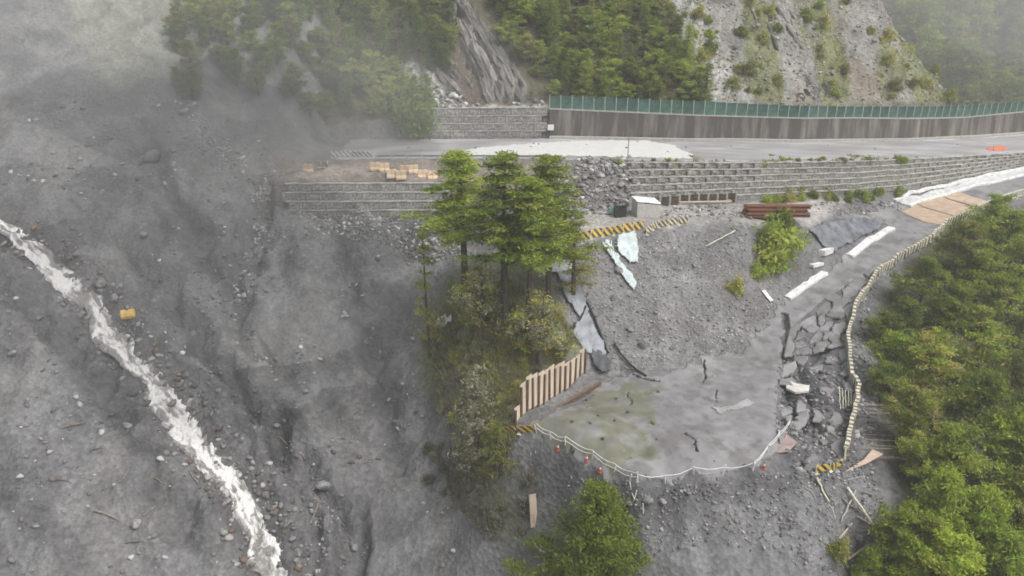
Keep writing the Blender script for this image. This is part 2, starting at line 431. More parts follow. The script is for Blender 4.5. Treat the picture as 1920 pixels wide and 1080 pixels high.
def vcol_mat(name, rough=.9, gain=1.0, spec=.2, stones=False, transl=0.0, objvar=0.0):
    """surface that takes its own colour from the mesh colour attribute, with fine stony relief on top"""
    if name in MATS: return MATS[name]
    m, nt, b = nmat(name)
    N, Lk = nt.nodes, nt.links
    at = N.new('ShaderNodeAttribute'); at.attribute_name = 'Col'
    last = at.outputs['Color']
    if stones:
        tc = N.new('ShaderNodeTexCoord')
        nz = N.new('ShaderNodeTexNoise'); nz.inputs['Scale'].default_value = 1.3; nz.inputs['Detail'].default_value = 9; nz.inputs['Roughness'].default_value = .72
        Lk.new(tc.outputs['Object'], nz.inputs['Vector'])
        mr = N.new('ShaderNodeMapRange'); mr.inputs['From Min'].default_value = .3; mr.inputs['From Max'].default_value = .7; mr.inputs['To Min'].default_value = .72; mr.inputs['To Max'].default_value = 1.28
        Lk.new(nz.outputs[0], mr.inputs['Value'])
        vo = N.new('ShaderNodeTexVoronoi'); vo.inputs['Scale'].default_value = 2.6; vo.feature = 'F1'
        Lk.new(tc.outputs['Object'], vo.inputs['Vector'])
        sep = N.new('ShaderNodeSeparateColor'); Lk.new(vo.outputs['Color'], sep.inputs[0])
        m2 = N.new('ShaderNodeMapRange'); m2.inputs['From Min'].default_value = 0; m2.inputs['From Max'].default_value = 1; m2.inputs['To Min'].default_value = .82; m2.inputs['To Max'].default_value = 1.2
        Lk.new(sep.outputs[0], m2.inputs['Value'])
        mu = N.new('ShaderNodeMath'); mu.operation = 'MULTIPLY'
        Lk.new(mr.outputs[0], mu.inputs[0]); Lk.new(m2.outputs[0], mu.inputs[1])
        hs = N.new('ShaderNodeVectorMath'); hs.operation = 'SCALE'
        Lk.new(last, hs.inputs[0]); Lk.new(mu.outputs[0], hs.inputs['Scale'])
        last = hs.outputs[0]
        ad = N.new('ShaderNodeMath'); ad.operation = 'ADD'
        Lk.new(nz.outputs[0], ad.inputs[0]); Lk.new(vo.outputs['Distance'], ad.inputs[1])
        bp = N.new('ShaderNodeBump'); bp.inputs['Strength'].default_value = .42; bp.inputs['Distance'].default_value = .25
        Lk.new(ad.outputs[0], bp.inputs['Height']); Lk.new(bp.outputs[0], b.inputs['Normal'])
    if objvar:
        oi = N.new('ShaderNodeObjectInfo')
        mr = N.new('ShaderNodeMapRange'); mr.inputs['To Min'].default_value = 1 - objvar; mr.inputs['To Max'].default_value = 1 + objvar
        Lk.new(oi.outputs['Random'], mr.inputs['Value'])
        mh = N.new('ShaderNodeMapRange'); mh.inputs['To Min'].default_value = .491; mh.inputs['To Max'].default_value = .506
        fr = N.new('ShaderNodeMath'); fr.operation = 'FRACT'; ml = N.new('ShaderNodeMath'); ml.operation = 'MULTIPLY'; ml.inputs[1].default_value = 7.31
        Lk.new(oi.outputs['Random'], ml.inputs[0]); Lk.new(ml.outputs[0], fr.inputs[0]); Lk.new(fr.outputs[0], mh.inputs['Value'])
        hs = N.new('ShaderNodeHueSaturation')
        Lk.new(mr.outputs[0], hs.inputs['Value']); Lk.new(mh.outputs[0], hs.inputs['Hue']); Lk.new(last, hs.inputs['Color'])
        last = hs.outputs[0]
    Lk.new(last, b.inputs['Base Color'])
    b.inputs['Roughness'].default_value = rough
    b.inputs['Specular IOR Level'].default_value = spec
    if transl:
        out = [n for n in N if n.type == 'OUTPUT_MATERIAL'][0]
        tr = N.new('ShaderNodeBsdfTranslucent'); Lk.new(last, tr.inputs['Color'])
        ms = N.new('ShaderNodeMixShader'); ms.inputs['Fac'].default_value = transl
        Lk.new(b.outputs[0], ms.inputs[1]); Lk.new(tr.outputs[0], ms.inputs[2]); Lk.new(ms.outputs[0], out.inputs['Surface'])
    MATS[name] = m
    return m

# ------------------------------------------------------------------ object helpers
def link(o, parent=None):
    COL.objects.link(o)
    if parent is not None: o.parent = parent
    return o
def tag(o, label=None, cat=None, group=None, kind=None):
    if label: o['label'] = label
    if cat: o['category'] = cat
    if group: o['group'] = group
    if kind: o['kind'] = kind
    return o
def empty(name, loc=(0, 0, 0), rz=0.0):
    o = bpy.data.objects.new(name, None)
    o.empty_display_size = 0.3
    o.location = tuple(float(c) for c in loc); o.rotation_euler = (0, 0, rz)
    return link(o)
def np_mesh(name, V, F, material, smooth=False, col=None):
    """V (n,3), F (m,k) all faces with the same corner count"""
    V = np.asarray(V, np.float32); F = np.asarray(F, np.int32)
    me = bpy.data.meshes.new(name)
    k = F.shape[1]
    me.vertices.add(len(V)); me.vertices.foreach_set('co', V.ravel())
    me.loops.add(F.size); me.loops.foreach_set('vertex_index', F.ravel())
    me.polygons.add(len(F))
    me.polygons.foreach_set('loop_start', np.arange(0, F.size, k, dtype=np.int32))
    me.polygons.foreach_set('loop_total', np.full(len(F), k, np.int32))
    if smooth: me.polygons.foreach_set('use_smooth', np.ones(len(F), bool))
    if col is not None:
        a = me.color_attributes.new('Col', 'FLOAT_COLOR', 'POINT')
        c = np.ones((len(V), 4), np.float32); c[:, :3] = col
        a.data.foreach_set('color', c.ravel())
    me.update(calc_edges=True)
    if material: me.materials.append(material)
    return me
class MB:
    def __init__(s): s.v = []; s.f = []
    def add(s, verts, faces):
        n = len(s.v); s.v += [tuple(float(c) for c in p) for p in verts]; s.f += [tuple(i + n for i in f) for f in faces]
    def box(s, c, size, M=None):
        x, y, z = size[0] / 2, size[1] / 2, size[2] / 2
        P = [Vector((sx * x, sy * y, sz * z)) for sz in (-1, 1) for sy in (-1, 1) for sx in (-1, 1)]
        if M is not None: P = [M @ p for p in P]
        c = Vector([float(q) for q in c])
        s.add([p + c for p in P], [(0, 2, 3, 1), (4, 5, 7, 6), (0, 1, 5, 4), (2, 6, 7, 3), (0, 4, 6, 2), (1, 3, 7, 5)])
    def bar(s, a, b, w, h=None, up=(0, 0, 1)):
        a = Vector([float(q) for q in a]); b = Vector([float(q) for q in b]); h = h or w
        d = (b - a)
        if d.length < 1e-6: return
        d.normalize(); u = Vector(up)
        if abs(d.dot(u)) > .98: u = Vector((0, 1, 0))
        r = d.cross(u).normalized() * (w / 2); q = r.cross(d).normalized() * (h / 2)
        P = [a - r - q, a + r - q, a + r + q, a - r + q, b - r - q, b + r - q, b + r + q, b - r + q]
        s.add(P, [(0, 3, 2, 1), (4, 5, 6, 7), (0, 1, 5, 4), (1, 2, 6, 5), (2, 3, 7, 6), (3, 0, 4, 7)])
    def tube(s, pts, r, n=6, taper=None):
        rings = []
        pts = [Vector([float(q) for q in p]) for p in pts]
        for i, p in enumerate(pts):
            d = (pts[min(i + 1, len(pts) - 1)] - pts[max(i - 1, 0)]).normalized()
            u = Vector((0, 0, 1)) if abs(d.z) < .9 else Vector((1, 0, 0))
            a = d.cross(u).normalized(); b = d.cross(a)
            rr = r if taper is None else taper[i]
            rings.append([p + (a * math.cos(t) + b * math.sin(t)) * rr for t in [2 * math.pi * k / n for k in range(n)]])
        V = [q for rg in rings for q in rg]
        F = [(i * n + k, i * n + (k + 1) % n, (i + 1) * n + (k + 1) % n, (i + 1) * n + k) for i in range(len(rings) - 1) for k in range(n)]
        F += [tuple(range(n))[::-1], tuple((len(rings) - 1) * n + k for k in range(n))]
        s.add(V, F)
    def mesh(s, name, material, bevel=0, smooth=False):
        me = bpy.data.meshes.new(name)
        me.from_pydata(s.v, [], s.f); me.update()
        if material: me.materials.append(material)
        if smooth:
            me.polygons.foreach_set('use_smooth', np.ones(len(me.polygons), bool))
        return me
    def build(s, name, material, parent=None, smooth=False):
        return link(bpy.data.objects.new(name, s.mesh(name, material, smooth=smooth)), parent)
def inst(name, me, loc=(0, 0, 0), rot=(0, 0, 0), scl=(1, 1, 1), parent=None):
    o = bpy.data.objects.new(name, me)
    o.location = tuple(float(c) for c in loc); o.rotation_euler = rot; o.scale = scl
    return link(o, parent)

# ------------------------------------------------------------------ ground
C = np.zeros(XX.shape + (3,))
def paint(mask, c, k=1.0):
    global C
    w = (np.clip(mask, 0, 1) * k)[..., None]
    C = C * (1 - w) + np.array(c) * w
big = fbm(XX / 9, YY / 9, 4); mid = fbm(XX / 2.5, YY / 2.5, 4)
paint(np.ones(XX.shape), (.160, .160, .162))
paint(sstep(-.1, .35, big) * (XX < 20), (.195, .194, .193), .8)
paint(sstep(.05, .4, fbm(XX / 14 + 9, YY / 30 + 4, 4)) * (XX < 5), (.13, .128, .130), .7)
paint(sstep(.05, .4, fbm(XX / 6 + 90, YY / 6 + 40, 4)) * (XX < 5), (.185, .178, .168), .4)
paint(np.exp(-(D_st / 3.0) ** 2) * np.clip(.8 + fbm(XX / 2, YY / 2, 3), 0, 1), (.085, .08, .078), .8)
paint(sstep(.12, .32, fbm((XX * .62 + YY * .78) / 2.5, (XX * .78 - YY * .62) / 14, 4)) * (1 - sstep(-12, -5, XX)) * (1 - sstep(95, 120, YY)), (.11, .109, .112), .6)
paint(np.exp(-(D_GUL / 1.5) ** 2) * np.clip(.7 + 1.2 * fbm(XX / 2, YY / 2, 3), 0, 1) * (YY < 112), (.095, .094, .097), .75)
def jz(poly, jit=10):                                         # a zone with an uneven edge
    return inpoly(PXX + jit * 2 * fbm(XX / 2.2, YY / 2.2, 4), PYY + jit * 2 * fbm(XX / 2.2 + 80, YY / 2.2, 4), poly)
shrub_px = [(780,600),(830,560),(880,480),(1000,480),(1060,560),(1090,650),(1000,740),(950,800),(930,880),(1000,1000),(930,1000),(860,850),(800,720)]
paint(soft(jz(shrub_px, 16) & (YY < 100)), (.135, .14, .075), .8)
paint(soft(jz(scree_px, 8) & (YY < 106)), (.19, .188, .188))
paint(soft(jz(scree_px, 8) & (YY < 106)) * sstep(0, .4, big), (.145, .138, .132), .7)
paint(soft(jz(front_px, 10) & (YY < 62)), (.178, .178, .184))
paint(soft(m_broken), (.14, .14, .147))
paint(soft(m_belt), (.115, .115, .122))
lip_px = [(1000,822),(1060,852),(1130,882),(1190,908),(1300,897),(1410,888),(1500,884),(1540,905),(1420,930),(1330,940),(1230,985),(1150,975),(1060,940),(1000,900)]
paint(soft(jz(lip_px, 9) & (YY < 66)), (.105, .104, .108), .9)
paint(soft(jz(bench_px, 5) & (YY < yg(XX) + 1)), (.31, .295, .28))
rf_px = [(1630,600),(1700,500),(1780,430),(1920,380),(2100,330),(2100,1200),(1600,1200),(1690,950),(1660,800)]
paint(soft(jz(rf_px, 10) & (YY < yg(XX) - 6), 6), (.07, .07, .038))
paint((YY < 46) * 1.0, (.09, .09, .06), .7)
sl = (YY > yg(XX) - .3) & (YY < yn(XX) + .3) & (XX > -33)
paint(soft(sl), (.15, .145, .135))
paint(soft(sl & (XX < X_SHELF - 3) & (YY > yg(XX) + 1)), (.21, .18, .155))
hz = soft(m_hill & (XX > -31))
paint(hz, (.095, .085, .055))
pale_px = [(130,-60),(330,-60),(330,150),(190,160),(140,80)]
paint(soft(jz(pale_px, 14) & (YY > 112), 6), (.25, .25, .215))
chute_px = [(745,118),(790,120),(830,170),(880,200),(1020,195),(1020,215),(840,250),(800,235),(800,180)]
paint(soft(jz(chute_px, 9) & m_hill, 2), (.42, .41, .38))
dk_px = [(800,60),(850,30),(1010,190),(880,200),(830,165),(790,118)]
paint(soft(jz(dk_px, 12) & m_hill, 3), (.115, .095, .075), .9)
paint(m_out, (.085, .072, .06), .95)
paint(m_out * sstep(.45, .75, saw), (.22, .205, .18), .9)
paint(m_spur, (.235, .228, .21))
paint(m_spur * sstep(.0, .3, fbm(XX / 7 + 5, YY / 7, 4)), (.215, .19, .145), .8)
paint(m_spur * sstep(.02, .2, fbm(XX / 6 + 55, YY / 12, 4)), (.15, .165, .07), .85)
band_px = [(1195,-40),(1270,-40),(1340,60),(1420,195),(1330,195),(1310,120),(1250,40)]
paint(soft(jz(band_px, 6) & m_hill & (YY < 175), 2), (.32, .318, .31), .9)
paint((YY > 178) * (XX > 30) * 1.0, (.10, .105, .065))
paint((C[..., 0] * 0) + 1.0, (.16, .16, .16), 0)
moss_px = [(985,815),(1060,845),(1180,895),(1230,860),(1255,790),(1240,730),(1130,725),(1060,770)]
C *= (1 + 0.45 * mid)[..., None]
C = np.clip(C, .02, .85)
nx, ny = XX.shape
idx = np.arange(nx * ny).reshape(nx, ny)
F = np.stack([idx[:-1, :-1], idx[1:, :-1], idx[1:, 1:], idx[:-1, 1:]], -1).reshape(-1, 4)
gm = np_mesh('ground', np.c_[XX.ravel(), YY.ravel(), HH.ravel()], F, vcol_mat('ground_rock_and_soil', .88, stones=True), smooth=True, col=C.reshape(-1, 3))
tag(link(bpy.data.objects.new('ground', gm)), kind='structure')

# ------------------------------------------------------------------ roads
def sheet(name, poly_xy, step, lift, material, hole=None, zf=None, thick=.10, colf=None, edge=.25):
    P = np.array(poly_xy)
    gx = np.arange(P[:, 0].min() - 1, P[:, 0].max() + 1, step); gy = np.arange(P[:, 1].min() - 1, P[:, 1].max() + 1, step)
    X, Y = np.meshgrid(gx, gy, indexing='ij')
    cx = X[:-1, :-1] + step / 2; cy = Y[:-1, :-1] + step / 2
    jx = edge * fbm(cx / .9, cy / .9, 3); jy = edge * fbm(cx / .9 + 40, cy / .9, 3)
    m = inpoly(cx + jx, cy + jy, poly_xy)
    if hole is not None: m &= ~hole(cx, cy)
    Z = (hgt(X, Y) if zf is None else zf(X, Y)) + lift
    n0, n1 = X.shape
    id_ = np.arange(n0 * n1).reshape(n0, n1)
    q = np.stack([id_[:-1, :-1], id_[1:, :-1], id_[1:, 1:], id_[:-1, 1:]], -1)
    faces = q[m]
    V = np.c_[X.ravel(), Y.ravel(), Z.ravel()]
    nb = n0 * n1
    pad = np.pad(m, 1)
    c = pad[1:-1, 1:-1]
    side = []
    for nbm, (a, b) in ((pad[1:-1, :-2], (0, 1)), (pad[2:, 1:-1], (1, 2)), (pad[1:-1, 2:], (2, 3)), (pad[:-2, 1:-1], (3, 0))):
        e = q[c & ~nbm]
        side.append(np.stack([e[:, b], e[:, a], e[:, a] + nb, e[:, b] + nb], -1))
    faces = np.concatenate([faces] + side)
    V = np.concatenate([V, V - np.array((0, 0, thick))])
    used = np.unique(faces); re = np.zeros(len(V), int); re[used] = np.arange(len(used))
    V = V[used]; faces = re[faces]
    col = None if colf is None else colf(V[:, 0], V[:, 1])
    me = np_mesh(name, V, faces, material, smooth=False, col=col)
    return bpy.data.objects.new(name, me)
moss_xy = [tuple(hit(a, b)[:2]) for a, b in moss_px]
def road_col(x, y):
    x = np.asarray(x); y = np.asarray(y)
    c = np.tile(np.array((.225, .222, .228)), (len(x), 1))
    def mixc(w, k): return c * (1 - w[:, None]) + np.array(k) * w[:, None]
    c = mixc(.8 * sstep(-.05, .3, fbm(x / 4, y / 4, 4)), (.26, .26, .26))
    c = mixc(.7 * sstep(.1, .4, fbm(x / 3 + 70, y / 3, 4)), (.18, .178, .18))
    c = mixc(.75 * sstep(.08, .3, fbm(x / 2.2 + 20, y / 2.2, 5, .6)), (.155, .15, .145))
    w = inpoly(x + 3.0 * fbm(x / 2, y / 2, 4), y + 3.0 * fbm(x / 2 + 9, y / 2, 4), moss_xy).astype(float)
    w = w * np.clip(.75 + 1.2 * fbm(x / 1.2, y / 1.2, 4), 0, 1)
    c = mixc(w, (.165, .168, .122))
    c = c * (1 + .35 * fbm(x / .8, y / .8, 3))[:, None]
    return np.clip(c, .03, .8)
def road_hole(x, y):
    h = crack_field(x, y) < 1.0
    h |= inpoly(x, y, BELT_XY)
    return h
BELT_XY = [tuple(hit(a, b)[:2]) for a, b in BELT_PX]
asphalt = vcol_mat('worn_asphalt', .5, spec=.4)
rd = sheet('lower_road', roadpoly_xy, .14, .055, asphalt, hole=road_hole, zf=lambda X, Y: hgt(X, Y, H_ROAD), colf=road_col, thick=.22, edge=1.1)
tag(link(rd), kind='structure')
def up_poly(x0, x1, a, b, n=40):
    xs = np.linspace(x0, x1, n)
    return [(x, yn(x) + (yf(x) - yn(x)) * a) for x in xs] + [(x, yn(x) + (yf(x) - yn(x)) * b) for x in xs[::-1]]
def xpx(px, py=280): return at_z(px, py, np.interp(px, [540, 1060, 1920], [13.9, 14.4, 11.6]))[0]
def uz(X, Y): return zu(X)
def uproad_col(x, y):
    c = np.tile(np.array((.36, .355, .36)), (len(x), 1))
    c = c * (1 + .45 * fbm(x / 6, y / 1.6, 5))[:, None]
    w = sstep(.05, .3, fbm(x / 7 + 11, y / 1.2, 4))[:, None] * .6
    c = c * (1 - w) + np.array((.24, .23, .215)) * w
    return np.clip(c, .1, .7)
ur = sheet('upper_road', up_poly(xpx(640), xpx(2050), .03, .97), .3, .10, asphalt, zf=uz, colf=uproad_col, thick=.2, edge=.6)
tag(link(ur), kind='structure')
patch_mat = mat('white_patch', (.62, .62, .60), .6, .05, 1.0, .05)
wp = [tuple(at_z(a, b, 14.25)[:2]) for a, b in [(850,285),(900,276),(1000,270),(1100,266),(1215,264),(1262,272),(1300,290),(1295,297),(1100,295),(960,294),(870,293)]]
tag(link(sheet('road_white_patch', wp, .25, .118, patch_mat, zf=uz, thick=.012, edge=.9)), kind='structure')  # near-white sheet laid over part of the upper road
for a, b, q0, q1 in ((1835, 1870, .90, .915), (1880, 1925, .90, .915), (1700, 1770, .90, .912)):
    tag(link(sheet('lane_marking', up_poly(xpx(a, 252), xpx(b, 250), q0, q1 + .012, 6), .12, .108, mat('road_paint', (.72, .72, .70), .6, .15, 2, .05), zf=uz, thick=.006, edge=.15)), kind='structure')

# ------------------------------------------------------------------ water
def stream_mesh():
    P = np.array(STREAM); Wd = np.array(STREAM_W)
    t = np.arange(len(P)); tt = np.linspace(0, len(P) - 1, 1400)
    Q = np.c_[np.interp(tt, t, P[:, 0]), np.interp(tt, t, P[:, 1])]
    for _ in range(60): Q[1:-1] = (Q[:-2] + Q[1:-1] * 2 + Q[2:]) / 4
    W = np.interp(tt, t, Wd)
    d = np.gradient(Q, axis=0); d /= np.linalg.norm(d, axis=1)[:, None]
    nrm = np.c_[-d[:, 1], d[:, 0]]
    n = 45; s = np.linspace(-1, 1, n)
    jl = 1 + .9 * fbm(tt / .9, tt * 0 + 3.3, 3, .5); jr = 1 + .9 * fbm(tt / .9, tt * 0 + 8.7, 3, .5)
    V = np.zeros((len(tt), n, 3))
    for k in range(n):
        w = W * np.where(s[k] < 0, jl, jr) * s[k]
        x = Q[:, 0] + nrm[:, 0] * w; y = Q[:, 1] + nrm[:, 1] * w
        V[:, k, 0] = x; V[:, k, 1] = y
    bed = hgt(V[..., 0], V[..., 1])
    mid = np.median(bed, axis=1)
    for _ in range(40): mid[1:-1] = (mid[:-2] + mid[1:-1] * 2 + mid[2:]) / 4
    churn = .16 * ridged(V[..., 0] / .7, V[..., 1] / .7, 4) + .12 * fbm(V[..., 0] / .3, V[..., 1] / .3, 3)
    V[..., 2] = np.maximum(mid[:, None], bed * .5 + mid[:, None] * .5) + .14 - .34 * s[None, :] ** 6 + churn
    i = np.arange(len(tt) * n).reshape(len(tt), n)
    F = np.stack([i[:-1, :-1], i[1:, :-1], i[1:, 1:], i[:-1, 1:]], -1).reshape(-1, 4)
    c = np.zeros((len(tt), n, 3))
    streak = fbm(s[None, :] * 2.4 + .8 * fbm(tt / .7, tt * 0, 3)[:, None], tt[:, None] / .8 + 0 * s[None, :], 5, .62) + .5 * fbm(V[..., 0] / .6, V[..., 1] / .6, 4) - .30 * np.abs(s[None, :]) ** 3
    f = sstep(-.36, .16, streak)[..., None]
    c[:] = np.array((.22, .212, .20)) * (1 - f) + np.array((.70, .69, .67)) * f
    return np_mesh('stream_water', V.reshape(-1, 3), F, vcol_mat('white_water', .35, spec=.5), True, c.reshape(-1, 3))
tag(link(bpy.data.objects.new('stream_water', stream_mesh())), kind='structure')

# ------------------------------------------------------------------ walls
def gabion_mesh(seed):
    r = random.Random(seed)
    mb = MB(); nx_, nz_ = 7, 4
    def face(o, u, v, nrm, a, b):
        P = []
        for j in range(b + 1):
            for i in range(a + 1):
                inner = 0 < i < a and 0 < j < b
                p = Vector(o) + Vector(u) * (i / a) + Vector(v) * (j / b) + Vector(nrm) * ((r.random() * .18 - .06) if inner else 0)
                if inner: p += Vector(u) * r.uniform(-.04, .04) + Vector(v) * r.uniform(-.06, .06)
                P.append(p)
        mb.add(P, [(j * (a + 1) + i, j * (a + 1) + i + 1, (j + 1) * (a + 1) + i + 1, (j + 1) * (a + 1) + i) for j in range(b) for i in range(a)])
    face((-.5, 0, 0), (1, 0, 0), (0, 0, 1), (0, -1, 0), 7, 4)
    face((-.5, 0, 1), (1, 0, 0), (0, 1, 0), (0, 0, 1), 7, 3)
    mb.add([(-.5, 0, 0), (-.5, 1, 0), (-.5, 1, 1), (-.5, 0, 1), (.5, 0, 0), (.5, 1, 0), (.5, 1, 1), (.5, 0, 1)], [(0, 3, 2, 1), (4, 5, 6, 7), (1, 2, 6, 5)])
    return mb.mesh('gabion_basket', M_GAB)
M_GAB = mat('gabion_stone', (.33, .322, .30), .9, .36, 5.0, .6, 11, objvar=.14)
GABS = [gabion_mesh(k) for k in range(5)]
def gabion_wall(label, x0, x1, tiers, yfun, zfun, dfun, hfun, w=1.75, skip=0.0):
    root = empty('gabion_wall', ((x0 + x1) / 2, float(yfun((x0 + x1) / 2)), float(zfun((x0 + x1) / 2))))
    tag(root, label, 'gabion wall')
    R = root.location
    for k in range(tiers):
        x = x0 + (k % 2) * w * .5
        while x < x1:
            D, Hh = float(dfun(x)), float(hfun(x))
            y = float(yfun(x)) + D * k / tiers; z = float(zfun(x)) + Hh * k / tiers
            if random.random() > skip:
                ang = math.atan2(float(yfun(x + 1) - yfun(x - 1)), 2)
                inst('gabion_basket', random.choice(GABS), (x - R.x, y - R.y + random.uniform(-.04, .04), z - R.z), (random.uniform(-.02, .02), 0, ang + random.uniform(-.03, .03)),
                     (w * 1.01, max(.9, D / tiers + .5), Hh / tiers * random.uniform(.93, .97)), root)
            x += w
        V = []; xs_ = np.arange(x0 - .4, x1 + .8, 1.5)                # pale ledge along the top of each course
        for x in xs_:
            D, Hh = float(dfun(x)), float(hfun(x)); y = float(yfun(x)) + D * k / tiers - R.y; z = float(zfun(x)) + Hh * (k + 1) / tiers - R.z + random.uniform(-.04, .04)
            V += [(x - R.x, y - .1, z - .02), (x - R.x, y + .34, z - .02), (x - R.x, y + .34, z + .10), (x - R.x, y - .1, z + .10)]
        mb = MB(); n_ = len(xs_)
        mb.add(V, [(i * 4 + j, i * 4 + (j + 1) % 4, (i + 1) * 4 + (j + 1) % 4, (i + 1) * 4 + j) for i in range(n_ - 1) for j in range(4)] + [(3, 2, 1, 0), tuple((n_ - 1) * 4 + j for j in range(4))])
        mb.build('ledge', mat('pale_ledge', (.41, .40, .37), .9, .3, 1.2, .3), root)
    return root
xr_end = float(_gab[-1, 0]) - 3
gabion_wall('long stepped gabion wall between the upper road and the lower bench', X_COLL, xr_end, 6, yg, lambda x: zg(x) - .1, lambda x: yn(x) - yg(x), lambda x: zu(x) - zg(x) + .1)
gabion_wall('hazy grey gabion wall below the brown shelf beside the slide', float(at_z(548, 400, 9)[0]), float(at_z(840, 400, 9)[0]), 4, lambda x: yg(x) - .25, lambda x: zg(x) - .4, lambda x: 1.0 + 0 * x, lambda x: 4.6 + 0 * x)
xa, xb = xpx(800, 255), xpx(1022, 255)
gabion_wall('low stepped gabion wall behind the upper road, below the rock outcrop', xa, xb, 4, lambda x: yf(x) + .0, lambda x: zu(x) + 0.0 * x, lambda x: .5 + 0 * x, lambda x: 4.7 + 0 * x)

M_WALL = mat('stained_concrete', (.30, .275, .245), .85, .3, 1.0, .2, 6, col2=(.095, .084, .076), stretch=(.55, 1, .055), lo=.46, hi=.70)
M_COPE = mat('pale_concrete', (.42, .41, .38), .85, .15, 2.0, .2)
wx = np.linspace(xpx(1028, 250), xpx(2045, 245), 90)
wr = empty('retaining_wall', (float(wx[0]), float(yf(wx[0])), float(zu(wx[0]))))
tag(wr, 'long stained brown concrete retaining wall under the green fence', 'retaining wall')
def along(name, prof, material, parent, xs, yfun, zlo, zhi, under=None):
    """a profile of (dy, k) swept along the road edge; k runs 0..1 from foot to top, beyond 1 in metres"""
    V = []; n = len(prof); R = parent.location
    for x in xs:
        a, b = float(zlo(x)), float(zhi(x))
        for dy, k in prof:
            z = a + (b - a) * min(k, 1) + max(0, k - 1)
            V.append((x - R.x, float(yfun(x)) + dy - R.y, z - R.z))
    F = [(i * n + j, (i + 1) * n + j, (i + 1) * n + (j + 1) % n, i * n + (j + 1) % n) for i in range(len(xs) - 1) for j in range(n)]
    F += [tuple(range(n)), tuple((len(xs) - 1) * n + j for j in range(n))[::-1]]
    mb = MB(); mb.add(V, F)
    return mb.build(name, material, under or parent)
wb_ = along('wall_body', [(.0, 0), (.18, 1), (.80, 1), (.80, 0)], M_WALL, wr, wx, lambda x: yf(x) + .02, lambda x: zu(x) - .3, ztop)
along('coping', [(.10, 1.003), (.10, 1.16), (.86, 1.16), (.86, 1.003)], M_COPE, wr, wx, lambda x: yf(x) + .02, lambda x: zu(x) - .3, ztop, wb_)
along('kerb', [(-.75, 0), (-.75, 1), (-.05, 1), (-.05, 0)], M_COPE, wr, wx, lambda x: yf(x) + .02, lambda x: zu(x) - .1, lambda x: zu(x) + .42)
# green fence, panel by panel
M_GRN = mat('green_mesh_panel', (.075, .155, .125), .6, .25, 2.0, .1, objvar=.18)
M_GPOST = mat('pale_green_steel', (.34, .42, .38), .5, .12, 3, .05)
def fence_panel():
    mb = MB()
    for k in range(7):                                        # ribbed sheet
        x0, x1 = k / 7, (k + .5) / 7
        mb.add([(x0, 0, 0), (x1, -.04, 0), (x1, -.04, 1), (x0, 0, 1)], [(0, 1, 2, 3)])
        mb.add([(x1, -.04, 0), ((k + 1) / 7, 0, 0), ((k + 1) / 7, 0, 1), (x1, -.04, 1)], [(0, 1, 2, 3)])
    mb.box((.5, -.05, .02), (1, .07, .04)); mb.box((.5, -.05, .98), (1, .07, .04)); mb.box((.5, -.05, .5), (1, .05, .025))
    return mb.mesh('panel', M_GRN)
fr = empty('rockfall_fence', (float(wx[0]), float(yf(wx[0])) + .45, float(ztop(wx[0])) + .16))
tag(fr, 'long green panel fence standing on the brown retaining wall', 'fence')
pm = fence_panel()
pb = MB(); pb.box((0, -.02, .53), (.13, .16, 1.06)); pb.box((0, -.02, .02), (.3, .3, .04)); postm = pb.mesh('post', M_GPOST)
x = float(wx[0]); R = fr.location; pw = 1.72
while x < wx[-1] - 2:
    ang = math.atan2(float(yf(x + pw) - yf(x)), pw)
    z = float(ztop(x)) + .16; hh = max(1.2, float(zfence(x)) - z) * random.uniform(.98, 1.02)
    y = float(yf(x)) + .45
    ln = random.uniform(-.05, .05)
    inst('post', postm, (x - R.x, y - R.y, z - R.z), (ln, random.uniform(-.03, .03), ang), (1, 1, hh), fr)
    inst('panel', pm, (x + .07 - R.x, y - R.y, z + .05 - R.z), (ln, 0, ang), (pw - .14, 1, hh * .95), fr)
    x += pw * math.cos(ang)

# dark timber lagging under the gabions
M_DKW = mat('dark_timber', (.10, .075, .055), .85, .3, 4, .3, stretch=(.3, 1, 2), objvar=.2)
M_RUST = mat('rusty_steel', (.24, .105, .065), .7, .3, 2, .2, stretch=(.3, 1, 1), objvar=.15)
lw = empty('lagging_wall', hit(1310, 372)); tag(lw, 'row of dark timber lagging panels between posts under the gabions', 'lagging wall')
R = lw.location
pbm = MB(); pbm.box((.5, 0, .5), (1, .08, 1)); pbm.box((.5, -.045, .33), (1, .03, .02)); pbm.box((.5, -.045, .66), (1, .03, .02)); lagm = pbm.mesh('panel', M_DKW)
q0, q1 = xpx(1205, 365), xpx(1425, 365)
nl = 11
for k in range(nl + 1):
    x = q0 + (q1 - q0) * k / nl; y = float(yg(x)) - .35; z = float(hgt(x, y - .3)) - .1
    mb = MB(); mb.box((0, -.06, .75), (.22, .2, 1.5)); mb.box((0, -.19, .75), (.34, .05, 1.5)); inst('post', mb.mesh('post', M_COPE), (x - R.x, y - R.y, z - R.z), (0, 0, 0), (1, 1, 1), lw)
    if k < nl: inst('panel', lagm, (x + .12 - R.x, y - R.y, z - R.z), (0, 0, 0), ((q1 - q0) / nl - .24, 1, 1.35), lw)

